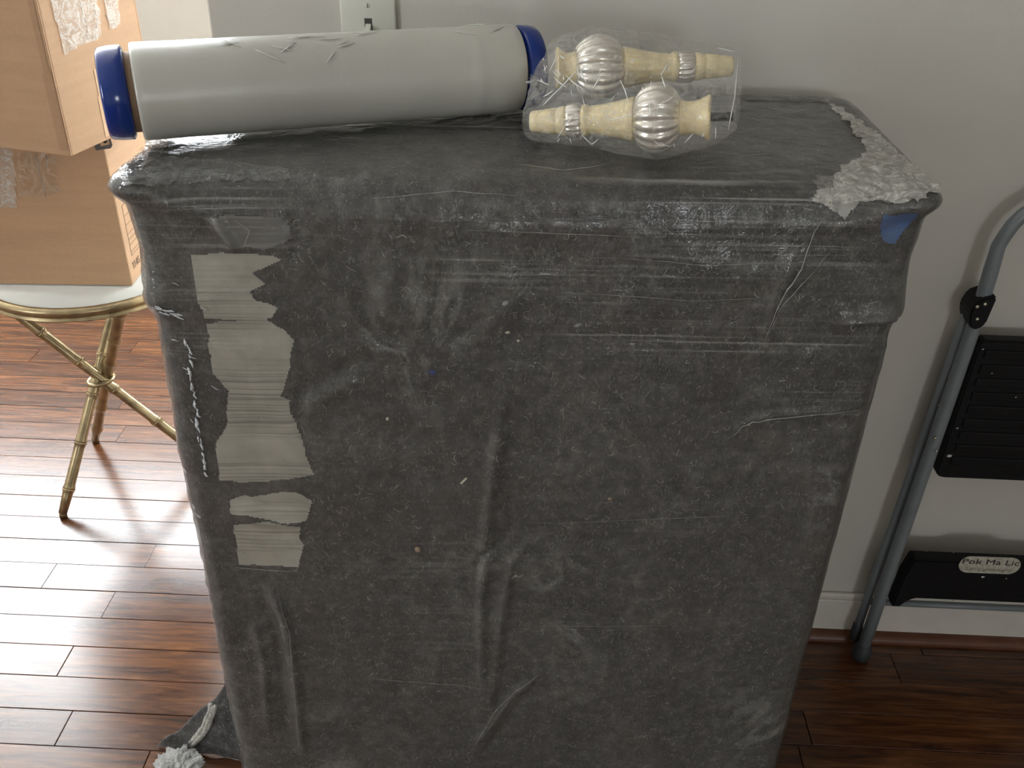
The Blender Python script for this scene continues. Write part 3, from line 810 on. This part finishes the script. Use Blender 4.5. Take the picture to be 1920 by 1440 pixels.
# ------------------------------------------------------------------ two turned furniture legs in a clear bag
def gadroon(depth, n=20): return lambda s, r, t: r*(1-depth*(1-abs(math.sin(n*t/2))**.55))
hull_pts = []
def turned_leg(name, tip, end, label, flip, rs=1.0):
    o = empty(name); tag(o, label, 'furniture leg', 'bagged ivory furniture legs')
    a = (end-tip); L = a.length; a.normalize(); k = L/.2295
    fe = lambda s: .19+(s-.19)*.6 if (flip and s > .19) else s
    S = lambda prof: [(fe(s)*k, r*k*rs) for s, r in prof]
    lathe('tip', tip, a, S([(0, .004), (0, .0120), (.003, .0135), (.010, .0140), (.020, .0155), (.0335, .0168), (.0345, .0158), (.036, .0168), (.040, .0182), (.044, .0186), (.0475, .0176)]), M_IVORY, o, 32)
    lathe('leaf_band', tip, a, S([(.0475, .0176), (.049, .0190), (.0525, .0197), (.056, .0202), (.0595, .0202), (.063, .0198), (.0675, .0185)]), M_SILVER, o, 60, rfun=lambda s, r, t: r*(1+.10*math.sin(17*t+90*s)))
    lathe('shaft', tip, a, S([(.0675, .0185), (.069, .0198), (.072, .0200), (.0745, .0192), (.076, .0176)] + [(.076+i*.0063, .0176+.0095*(i/9)**1.5) for i in range(1, 10)] + [(.134, .026)]), M_IVORY, o, 48,
          rfun=lambda s, r, t: r*(1+.016*noise.noise(Vector((math.cos(t)*7, math.sin(t)*7, s*14)))+(.020*math.sin(15*t+1.2*math.sin(s*70)) if s > .080*k else 0)))
    bl = [(.1325, .0245)]
    for i in range(0, 23):
        th = math.radians(-64+i*(64+62)/22); bl.append((.1630+.0330*math.sin(th), .0440*math.cos(th)**.85))
    lathe('gadrooned_ball', tip, a, S(bl), M_SILVER, o, 120, rfun=gadroon(.15, 17))
    lathe('foot_flange', tip, a, S([(.1905, .022), (.194, .0215), (.200, .0202), (.208, .0200), (.216, .0220), (.2225, .0255), (.226, .0275), (.2285, .0275), (.2295, .0262), (.2295, .003)]), M_IVORY, o, 40)
    if not flip: lathe('bolt', tip, a, S([(.2295-.004, .0055)]+[(.2295+i*.0011, .0058 if i % 2 else .0050) for i in range(0, 26)]), M_STEEL, o, 14)
    for s, r in ((-.008, .010), (.2375, .024), (0, .014), (.05, .02), (.1, .022), (.135, .03), (.15, .042), (.165, .0445), (.18, .041), (.2, .024), (.2295, .028)) + (() if flip else ((.258, .006),)):
        u, v, _ = frame(a)
        for i in range(20):
            t = 2*math.pi*i/20; hull_pts.append(tip+a*fe(s)*k+(u*math.cos(t)+v*math.sin(t))*(r*k*rs+(.0095 if flip else .0068)))
    return o
fz = TZ+.0108+.0396
fB = on_z(1232, 222, fz)
fdir = (on_z(1325, 221, fz-.004)-on_z(1003, 229, TZ+.0245)).normalized()
turned_leg('furniture_leg', fB-fdir*.1467, fB+fdir*.0599, 'ivory turned leg with ribbed silver ball, in front inside the clear bag', False)
bB = on_y(1121, 138, 1.196)
b0 = on_y(1036, 128, 1.191); b1 = on_y(1373, 124, 1.208)
bdir = (b0-b1).normalized(); k_ = (bB-b1).length/.163
turned_leg('furniture_leg', b1, b1+bdir*(.2295*k_), 'ivory turned leg with ribbed silver ball, the upper one behind in the bag', True, .88)
bag = empty('plastic_bag'); tag(bag, 'clear crinkled plastic bag holding two ivory and silver furniture legs', 'bag')
hp = list(hull_pts)
hp += [on_y(1386, 98, 1.215), on_y(1383, 240, 1.16), on_y(1378, 100, 1.19), on_z(1376, 252, TZ+.004), on_y(1376, 160, 1.13), on_y(996, 150, 1.168), on_y(996, 165, 1.155), on_z(1004, 225, TZ+.012), on_y(1335, 88, 1.21)]
hp = [Vector((p_.x, p_.y, max(p_.z, TZ+.0090))) for p_ in hp]
bm = bmesh.new()
for p_ in hp: bm.verts.new(p_)
res = bmesh.ops.convex_hull(bm, input=bm.verts)
bmesh.ops.delete(bm, geom=[g for g in res['geom_interior'] if isinstance(g, bmesh.types.BMVert)], context='VERTS')
loose = [v for v in bm.verts if not v.link_faces]; bmesh.ops.delete(bm, geom=loose, context='VERTS')
for it in range(4):
    lg = [e for e in bm.edges if e.calc_length() > .010]
    if not lg: break
    bmesh.ops.subdivide_edges(bm, edges=lg, cuts=1); bmesh.ops.triangulate(bm, faces=bm.faces)
bm.normal_update()
for _ in range(1): bmesh.ops.smooth_vert(bm, verts=bm.verts, factor=.25, use_axis_x=True, use_axis_y=True, use_axis_z=True)
bm.normal_update()
for v in bm.verts:
    c_ = v.co; dn = noise.noise(c_*26)*.003+(abs(noise.noise(c_*70))-.1)*.004
    v.co = v.co+v.normal*dn
    rl = v.co-pL; sa = rl.dot(ax); rv = rl-ax*sa
    if sa < LEN+.036 and rv.length < RR+.003: v.co += rv.normalized()*(RR+.003-rv.length)
    v.co.z = max(v.co.z, TZ+.0090)
bm_obj('bag_film', bm, M_BAG, bag, True)
# twisted tail and upright wisps of the bag
geos = []
tl = on_y(993, 160, 1.15)
rg3 = random.Random(9)
for k in range(9):
    pts = []; d = Vector((-.6+rg3.uniform(-.3, .5), rg3.uniform(-.5, .5), rg3.uniform(-.5, .6))).normalized()
    for i in range(5): pts.append(tl+Vector((.020, 0, 0))+d*(i*.006)+Vector((rg3.uniform(-.002, .002),)*3))
    geos.append(tube_geo(pts, [.0015, .0035, .0038, .0026, .0006], 6))
mesh_obj('twisted_tail', *join_geo(geos), M_BAG, bag)
def wisp(px, Y):
    a, b_, c = [on_y(x, y, Y) for x, y in px]
    vs = []; fs = []; n = 10
    for i in range(n+1):
        for j in range(n+1):
            p_ = a.lerp(b_, i/n).lerp(c, j/n); p_.y += .006*noise.noise(p_*60); vs.append(p_)
    for i in range(n):
        for j in range(n):
            q_ = i*(n+1)+j; fs.append((q_, q_+n+1, q_+n+2, q_+1))
    return vs, fs
M_WISP2 = mk_film('bag_wisp', .03, .22, False, .7, .1, .5, 50)
mesh_obj('bag_flap', *join_geo([wisp(((1165, 90), (1225, 95), (1180, 36)), 1.245), wisp(((1195, 95), (1235, 95), (1222, 48)), 1.25)]), M_WISP2, bag)
# crease highlights of the bag, painted in as pale strips
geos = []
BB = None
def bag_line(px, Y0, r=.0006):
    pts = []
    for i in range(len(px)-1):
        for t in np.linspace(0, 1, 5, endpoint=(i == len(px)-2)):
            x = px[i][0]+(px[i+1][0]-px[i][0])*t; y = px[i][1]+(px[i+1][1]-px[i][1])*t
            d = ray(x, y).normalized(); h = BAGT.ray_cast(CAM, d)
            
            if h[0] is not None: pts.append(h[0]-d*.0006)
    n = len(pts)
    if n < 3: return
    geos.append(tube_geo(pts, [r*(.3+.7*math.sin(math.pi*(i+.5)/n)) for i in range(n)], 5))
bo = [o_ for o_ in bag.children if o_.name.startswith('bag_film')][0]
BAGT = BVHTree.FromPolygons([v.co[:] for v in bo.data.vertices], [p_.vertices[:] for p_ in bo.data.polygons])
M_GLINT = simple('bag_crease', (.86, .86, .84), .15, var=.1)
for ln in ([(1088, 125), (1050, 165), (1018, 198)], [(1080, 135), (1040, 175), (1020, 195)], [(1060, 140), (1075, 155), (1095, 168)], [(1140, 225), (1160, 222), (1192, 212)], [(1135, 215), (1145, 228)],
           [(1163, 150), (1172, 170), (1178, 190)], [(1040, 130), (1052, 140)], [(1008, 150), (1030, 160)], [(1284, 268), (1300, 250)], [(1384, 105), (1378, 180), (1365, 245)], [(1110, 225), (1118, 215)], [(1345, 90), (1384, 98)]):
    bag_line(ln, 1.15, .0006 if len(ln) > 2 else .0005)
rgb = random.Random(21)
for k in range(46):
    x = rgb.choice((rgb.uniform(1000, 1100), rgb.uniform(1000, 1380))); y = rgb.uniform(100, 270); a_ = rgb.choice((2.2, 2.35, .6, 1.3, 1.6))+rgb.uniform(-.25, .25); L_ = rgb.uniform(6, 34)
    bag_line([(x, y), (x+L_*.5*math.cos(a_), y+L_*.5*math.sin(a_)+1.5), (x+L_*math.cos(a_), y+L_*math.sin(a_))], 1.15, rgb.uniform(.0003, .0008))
mesh_obj('bag_crease_glints', *join_geo(geos), M_GLINT, bag)['kind'] = 'stuff'

# ------------------------------------------------------------------ side table with bamboo legs
tb = empty('side_table'); tag(tb, 'round side table with a gold rim and crossed brass bamboo legs', 'table')
TC = Vector((-.985, 1.900, 0)); TR = .232; TH = .566
lathe('table_top', TC+Vector((0, 0, TH-.012)), (0, 0, 1), [(0, .02), (0, TR-.012), (.012, TR-.012), (.012, .02)], M_STONE, tb, 96)
lathe('rim', TC+Vector((0, 0, TH)), (0, 0, 1), [(-.030, TR-.014), (-.030, TR-.006), (-.0275, TR-.001), (-.025, TR-.001), (-.0225, TR-.005), (-.019, TR-.0055), (-.016, TR-.002), (-.010, TR+.0015), (-.005, TR+.001), (-.002, TR-.002), (.001, TR-.005), (.0015, TR-.010), (-.001, TR-.013)], M_BRASS, tb, 120, closed=True)
O_ = Vector((-1.020, 1.885, .272))
feet = [Vector((-1.089, 1.701, .012)), Vector((-1.138, 2.003, .012)), Vector((-.80, 1.915, .012))]
def bamboo(foot, off):
    c = O_+off; d = (c-foot); top = foot+d*((TH-.028-foot.z)/d.z); a = (top-foot); L = a.length; a.normalize()
    prf = [(0, .0095)]; nodes = [.055, .16, .27, .36, .45, .55]; s = 0
    R0 = .0122
    for nd in [x*L/.60 for x in nodes]:
        if nd > L-.02: break
        prf += [(nd-.014, R0-.0004), (nd-.006, R0+.0002), (nd-.0025, R0+.0022), (nd-.001, R0+.0022), (nd, R0-.0006), (nd+.001, R0+.0018), (nd+.004, R0+.0014), (nd+.012, R0-.0003)]
    prf.append((L, R0))
    lg = lathe('leg', foot, a, prf, M_BRASS, tb, 16)
    lathe('foot_cap', foot-Vector((0, 0, .0118)), (0, 0, 1), [(0, .005), (.0015, .0088), (.010, .0088), (.012, .008)], M_DARKBRASS, lg, 14)
bamboo(feet[0], Vector((-.008, -.012, 0))); bamboo(feet[1], Vector((.010, .012, 0))); bamboo(feet[2], Vector((-.002, -.006, .012)))
bm = bmesh.new()
vs = []; fs = []; R1, r1 = .029, .0050
for i in range(40):
    for j in range(10):
        a_, b_ = 2*math.pi*i/40, 2*math.pi*j/10
        vs.append(O_+Vector(((R1+r1*math.cos(b_))*math.cos(a_), (R1+r1*math.cos(b_))*math.sin(a_), r1*math.sin(b_)+.004*math.cos(a_))))
        fs.append((i*10+j, ((i+1) % 40)*10+j, ((i+1) % 40)*10+(j+1) % 10, i*10+(j+1) % 10))
bm.free(); mesh_obj('leg_ring', vs, fs, M_BRASS, tb)

# ------------------------------------------------------------------ cardboard boxes
def carton(name, corner, rot, wid, dep, z0, z1, label):
    """corner = lower front right corner; box goes wid to the left, dep to the back"""
    o = empty(name); tag(o, label, 'box')
    M = Matrix.Translation((corner[0], corner[1], 0)) @ Matrix.Rotation(rot, 4, 'Z')
    t = .004
    bm = bmesh.new()
    for lo, hi in (((-wid, 0, z0), (0, t, z1)), ((-wid, dep-t, z0), (0, dep, z1)), ((-wid, t, z0), (-wid+t, dep-t, z1)), ((-t, t, z0), (0, dep-t, z1)), ((-wid+t, t, z0), (-t, dep-t, z0+t))):
        add_box(bm, lo, hi, M, bevel=.0012, seg=2)
    bm_obj('walls', bm, M_CARD, o)
    box('flap', (-wid, .0, z1), (0, dep/2-.001, z1+t), M_CARD, o, M, .001); box('flap', (-wid, dep/2+.001, z1), (0, dep, z1+t), M_CARD, o, M, .001)
    return o, M
Z1 = .888
lo_box, ML = carton('cardboard_box', (-.853, 1.790), math.radians(3), .335, .225, TH+.003, Z1, 'brown cardboard box standing directly on the round side table')
up_box, MU = carton('cardboard_box', (-.851, 1.652), math.radians(-14), .42, .262, Z1+.0055, 1.30, 'tall brown cardboard box set askew on top of the other box')
for b_, l_ in ((lo_box, 0), (up_box, 0)): b_['group'] = 'cardboard boxes stacked on the side table'
def on_plane(px, py, M, axis):
    """pixel onto the front (axis 1) or right (axis 0) face plane of a box; returns local coords"""
    Mi = M.inverted(); o_ = Mi @ CAM; d = Mi.to_3x3() @ ray(px, py); t = -o_[axis]/d[axis]; return o_+d*t
def tape_on(name, polypx, M, axis, mat, parent, off=.0012, step=.006, wob=.0012, seed=1, limit=None):
    loc = [on_plane(x, y, M, axis) for x, y in polypx]; u = 1-axis
    P = [(p_[u], p_[2]) for p_ in loc]; xs = [a for a, b in P]; zs = [b for a, b in P]
    nx = int((max(xs)-min(xs))/step)+2; nz = int((max(zs)-min(zs))/step)+2; ids = {}; vs = []; fs = []
    sgn = 1 if axis == 0 else -1
    def vid(i, j):
        if (i, j) not in ids:
            a = min(xs)+i*step; b = min(zs)+j*step; k = sgn*(off+wob*abs(noise.noise(Vector((a*60, b*25, seed)))))
            ids[i, j] = len(vs); v = Vector((k, a, b)) if axis == 0 else Vector((a, k, b)); vs.append(M @ v)
        return ids[i, j]
    for i in range(nx):
        for j in range(nz):
            if in_poly(min(xs)+(i+.5)*step, min(zs)+(j+.5)*step, P): fs.append((vid(i, j), vid(i+1, j), vid(i+1, j+1), vid(i, j+1)))
    return mesh_obj(name, vs, fs, mat, parent)
tape_on('clear_tape', [(92, -40), (165, -40), (186, 20), (188, 68), (175, 78), (150, 84), (120, 103), (112, 70), (95, 5)], MU, 0, M_CLEARTAPE, up_box, step=.004)
tape_on('clear_tape', [(190, -40), (215, -40), (225, 46), (206, 55), (198, 20)], MU, 0, M_CLEARTAPE, up_box, step=.004, seed=5)
tape_on('clear_tape', [(-60, 268), (22, 275), (30, 330), (30, 390), (-60, 392)], ML, 1, M_CLEARTAPE, lo_box, step=.005, seed=3)
M_TAPE2 = mk_film('thin_clear_tape', .03, .22, False, .3, .2, .3, 20, (.7, .62, .52), False)
tape_on('clear_tape', [(32, 282), (105, 290), (112, 360), (80, 372), (50, 366), (36, 370)], ML, 1, M_TAPE2, lo_box, step=.005, seed=4)
M_CARDL = mk_card('cardboard_pale', (.55, .37, .23))
tape_on('kraft_tape', [(174, 128), (184, 128), (212, 248), (198, 257)], MU, 0, M_CARDL, up_box, off=.0006, wob=.0002, step=.004)
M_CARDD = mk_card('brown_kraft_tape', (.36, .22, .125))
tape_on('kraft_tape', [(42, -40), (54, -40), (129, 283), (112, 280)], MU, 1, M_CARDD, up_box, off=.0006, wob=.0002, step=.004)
def strip(name, pts, M, axis, mat, parent, r=.0008):
    P = [M @ on_plane(x, y, M, axis) for x, y in pts]; return tube(name, P, r, mat, parent, 5)
for k, pts in enumerate(([(66, 285), (72, 320), (86, 368)], [(10, 340), (25, 388)], [(104, 358), (109, 360)], [(86, 290), (89, 312)])): strip('tape_wrinkle', pts, ML, 1, M_CREASE, lo_box, .0007)
for k, pts in enumerate(([(150, 5), (160, 40), (164, 76)], [(176, 8), (183, 40), (178, 70), (165, 72)], [(197, 28), (205, 36), (216, 47)])): strip('tape_wrinkle', pts, MU, 0, M_CREASE, up_box, .0008)
# printed mark with a round hole at the upper right of the lower box
def poly_print(name, px, M, axis, mat, parent, off):
    n_ = Vector((1, 0, 0)) if axis == 0 else Vector((0, -1, 0))
    vs = [M @ (on_plane(x, y, M, axis)+n_*off) for x, y in px]+[M @ on_plane(x, y, M, axis) for x, y in px]; n = len(px)
    fs = [tuple(range(n)), tuple(range(n, 2*n))[::-1]]+[(i, n+i, n+(i+1) % n, (i+1) % n) for i in range(n)]
    return mesh_obj(name, vs, fs, mat, parent, False)
mk = poly_print('printed_mark', [(176, 268), (206, 256), (211, 272), (208, 278), (180, 282)], ML, 1, M_INK, lo_box, .0008)
mk['label'] = 'dark grey printed mark'
poly_print('mark_panel', [(186, 265), (203, 258), (206, 270), (190, 274)], ML, 1, M_CARDL, mk, .0014)
cpt = ML @ (on_plane(197, 264, ML, 1)+Vector((0, -.001, 0)))
lathe('round_hole', cpt, ML.to_3x3() @ Vector((0, -1, 0)), [(0, .0042), (.0012, .0042), (.0012, .001)], M_BLACKINK, mk, 20)
# printing on the right face of the lower box
Mr = ML @ Matrix.Translation((.0006, .012, 0)) @ Matrix.Rotation(math.pi/2, 4, 'Z') @ Matrix.Rotation(math.pi/2, 4, 'X')
text_obj('printing', 'THIS BOX', .022, ML @ Matrix.Translation((.0006, .020, TH+.030)) @ Matrix.Rotation(math.pi/2, 4, 'Z') @ Matrix.Rotation(math.pi/2, 4, 'X'), M_INKB, lo_box)
bm = bmesh.new(); fz0, fz1 = .625, .735
for z in (fz0, .632, .648, .660, .672, .692, .712, fz1): add_box(bm, (.0001, .028, z), (.0006, .150, z+.0010), ML)
for y in (.028, .149): add_box(bm, (.0001, y, fz0), (.0006, y+.0010, fz1), ML)
bm_obj('printed_form', bm, M_INKB, lo_box)

# ------------------------------------------------------------------ folded step stool
ss = empty('step_stool'); tag(ss, 'folded grey and black step stool leaning against the wall by the baseboard', 'step stool')
CX = .890
def leanY(z): return 1.374+.022*z/.95
def legx(z): return .684+.030*min(z, .78)/.78
def mirror(p_): return Vector((2*CX-p_[0], p_[1], p_[2]))
pts = [Vector((legx(z), leanY(z), z)) for z in (.020, .2, .4, .6, .78, .85, .89)]
x0 = pts[-1].x; R_ = .105
for i in range(1, 9):
    a = math.radians(i*90/8); pts.append(Vector((x0+.003+R_*(1-math.cos(a)), leanY(.89), .89+R_*math.sin(a)*.85)))
pts.append(Vector((CX, leanY(.98), pts[-1].z)))
full = pts+[mirror(p_) for p_ in pts[-2::-1]]
tube('front_frame', full, [.0118]*6+[.0108]*(len(full)-12)+[.0118]*6, M_GREYTUBE, ss, 18)
for side in (0, 1):
    f_ = (lambda p_: p_) if side == 0 else mirror
    rl = [f_(Vector((legx(z)-.012+.006*z, leanY(z)+.026-.010*z, z))) for z in (.055, .2, .4, .6, .775)]
    lg = tube('rear_leg', rl, .0085, M_GREYTUBE, ss, 14)
    # feet
    p0 = f_(Vector((legx(.0), leanY(0), 0)))
    lathe('rubber_foot', p0, (.03*(1 if side == 0 else -1), .02, 1), [(0, .010), (.002, .0165), (.016, .0180), (.030, .0172), (.036, .0140), (.040, .0122)], M_RUBBER, ss, 24)
    lathe('rubber_foot', rl[0]-Vector((0, 0, .030)), (0, 0, 1), [(0, .006), (.002, .0105), (.030, .0105), (.042, .0098)], M_RUBBER, ss, 18)
    # hinge bracket
    bm = bmesh.new(); Zb = .785
    outl = [(-.021, -.003), (-.017, .016), (-.008, .024), (.008, .027), (.0122, .024), (.0122, -.022), (.005, -.033), (-.007, -.033), (-.015, -.022)]
    s_ = 1 if side == 0 else -1
    fr_ = [bm.verts.new(f_(Vector((legx(Zb)+u_+.010*(v_+0)/.1, leanY(Zb)-.0165, Zb+v_)))) for u_, v_ in outl]
    bk_ = [bm.verts.new(f_(Vector((legx(Zb)+u_+.010*(v_+0)/.1, leanY(Zb)+.030, Zb+v_)))) for u_, v_ in outl]
    bm.faces.new(fr_); bm.faces.new(bk_[::-1]); n = len(outl)
    for i in range(n): bm.faces.new((fr_[i], bk_[i], bk_[(i+1) % n], fr_[(i+1) % n]))
    bmesh.ops.recalc_face_normals(bm, faces=bm.faces)
    bmesh.ops.bevel(bm, geom=[e for e in bm.edges], offset=.003, segments=2, affect='EDGES')
    hb = bm_obj('hinge_bracket', bm, M_BLACK, ss)
    for u_, v_ in ((-.013, .008), (-.002, .013), (-.007, -.014)):
        lathe('rivet', f_(Vector((legx(Zb)+u_, leanY(Zb)-.0160, Zb+v_))), (0, -1, 0), [(0, .0035), (.0012, .0033), (.0022, .002), (.0025, .0005)], M_RIVET, hb, 12)
    # rivets joining the tubes
    lathe('rivet', f_(Vector((legx(.54)-.006, leanY(.54)-.011, .54))), (0, -1, 0), [(0, .003), (.002, .0025), (.0026, .0006)], M_RIVET, ss, 10)
    lathe('rivet', f_(Vector((legx(.515)+.002, leanY(.515)-.0125, .515))), (0, -1, 0), [(0, .003), (.002, .0025), (.0026, .0006)], M_RIVET, ss, 10)
# upper tread, folded flat between the legs, with anti-slip ribs
tz0, tz1 = .452, .728; xa0, xa1 = .722, .729
bm = bmesh.new()
def prism(bm, pts2, ya, yb, bev=.004):
    fr_ = [bm.verts.new((x, leanY(z)+ya, z)) for x, z in pts2]; bk_ = [bm.verts.new((x, leanY(z)+yb, z)) for x, z in pts2]
    bm.faces.new(fr_); bm.faces.new(bk_[::-1]); n = len(pts2)
    for i in range(n): bm.faces.new((fr_[i], bk_[i], bk_[(i+1) % n], fr_[(i+1) % n]))
    return fr_+bk_
def mx(x): return 2*CX-x
prism(bm, [(xa0+.014, tz0), (mx(xa0)-.014, tz0), (mx(xa0)-.004, tz0+.004), (mx(xa0), tz0+.014), (mx(xa1), tz1-.006), (mx(xa1)-.006, tz1), (xa1+.006, tz1), (xa1, tz1-.006), (xa0, tz0+.014), (xa0+.004, tz0+.004)], -.004, .018)
bmesh.ops.recalc_face_normals(bm, faces=bm.faces)
bmesh.ops.bevel(bm, geom=[e for e in bm.edges], offset=.0025, segments=2, affect='EDGES')
ut = bm_obj('upper_tread', bm, M_BLACK, ss)
M_RIB = simple('black_rubber_rib', (.0065, .0065, .007), .5, var=.3, spec=.25)
for i in range(9):
    z = tz0+.030+i*.0265
    box('tread_rib', (xa1+.012, leanY(z)-.0068, z), (mx(xa1)-.012, leanY(z)-.0035, z+.0165), M_RIB, ut, None, .0012)
# lower tread
bm = bmesh.new()
prism(bm, [(.706, .158), (.722, .158), (.732, .172), (.745, .181), (mx(.745), .181), (mx(.732), .172), (mx(.722), .158), (mx(.706), .158), (mx(.712), .235), (mx(.722), .276), (.722, .276), (.712, .235)], -.020, .010)
bmesh.ops.recalc_face_normals(bm, faces=bm.faces)
bmesh.ops.bevel(bm, geom=[e for e in bm.edges], offset=.003, segments=2, affect='EDGES')
lt = bm_obj('lower_tread', bm, M_BLACK, ss)
def st(px, py): return on_y(px, py, leanY(.235)-.0203)
pa, pb, pc_, pd = st(1798, 1056), st(1913, 1061), st(1905, 1077), st(1803, 1072)
lc_ = (st(1798, 1058)+st(1913, 1062))/2; lw = (st(1913, 1062)-st(1798, 1058)).length; lc_.z = (st(1855, 1044).z+st(1855, 1075).z)/2; lh = st(1855, 1044).z-st(1855, 1075).z
bm = bmesh.new(); yq = leanY(.235)-.0205; n = 28; ring_ = []
for k in range(n):
    a = 2*math.pi*k/n; c_, s_ = math.cos(a), math.sin(a)
    ring_.append((lc_.x+(lw/2-lh/2)*(1 if c_ > 0 else -1)+lh/2*c_, lc_.z+lh/2*s_*1.0))
fr_ = [bm.verts.new((x, yq-.0006, z)) for x, z in ring_]; bk_ = [bm.verts.new((x, yq+.0005, z)) for x, z in ring_]
bm.faces.new(fr_); bm.faces.new(bk_[::-1])
for k in range(n): bm.faces.new((fr_[k], bk_[k], bk_[(k+1) % n], fr_[(k+1) % n]))
bmesh.ops.recalc_face_normals(bm, faces=bm.faces)
lb = bm_obj('sticker', bm, M_LABEL, lt)
Rx = Matrix.Rotation(math.pi/2, 4, 'X')
text_obj('printing', 'Pok Ma Lic', lh*.44, Matrix.Translation((lc_.x, yq-.0008, lc_.z+lh*.05)) @ Rx, M_BLACKINK, lb, .0002, 'CENTER', 1.35)
text_obj('printing', 'Lim Lightweight', lh*.27, Matrix.Translation((lc_.x, yq-.0008, lc_.z-lh*.34)) @ Rx, M_FAINTINK, lb, .0002, 'CENTER', 1.2)
# rear crossbar with a paint drip, and paint specks
tube('rear_bar', [Vector((legx(.13)-.008, leanY(.13)+.022, .130)), Vector((mx(legx(.13)-.008), leanY(.13)+.022, .130))], .0068, M_GREYTUBE, ss, 12)
geos = []
rg4 = random.Random(4)
for (px, py, r) in ((1843, 655, .0016), (1873, 628, .0014), (1780, 855, .0045), (1822, 898, .0012), (1795, 803, .002), (1737, 1033, .0016), (1788, 1036, .0014), (1843, 1082, .0032), (1887, 1085, .0016), (1917, 851, .004), (1860, 700, .0014), (1760, 760, .0014), (1905, 745, .0014)):
    Yp = leanY(.6)-.0072 if py < 900 else leanY(.23)-.0212
    c_ = on_y(px, py, Yp); bm = bmesh.new(); bmesh.ops.create_icosphere(bm, subdivisions=1, radius=r)
    geos.append(([c_+Vector((v.co.x*1.2, v.co.y*.25, v.co.z*.8)) for v in bm.verts], [[v.index for v in f.verts] for f in bm.faces])); bm.free()
geos.append(tube_geo([on_y(x, y, leanY(.13)+.0148) for x, y in ((1783, 1116), (1788, 1120), (1788, 1127))], [.0008, .0014, .0012], 6))
pk = mesh_obj('paint_specks', *join_geo(geos), M_PAINTDOT, ss); pk['kind'] = 'stuff'

# ------------------------------------------------------------------ put each root at the base of its thing
bpy.context.view_layer.update()
for o in list(COL.objects):
    if o.type == 'EMPTY' and o.parent is None and o.children:
        pts = [c.matrix_world @ Vector(b_) for c in o.children for b_ in c.bound_box]
        lo = Vector([min(p[i] for p in pts) for i in range(3)]); hi = Vector([max(p[i] for p in pts) for i in range(3)])
        base = Vector(((lo.x+hi.x)/2, (lo.y+hi.y)/2, lo.z)); o.location = base
        for c in o.children: c.location = c.location-base
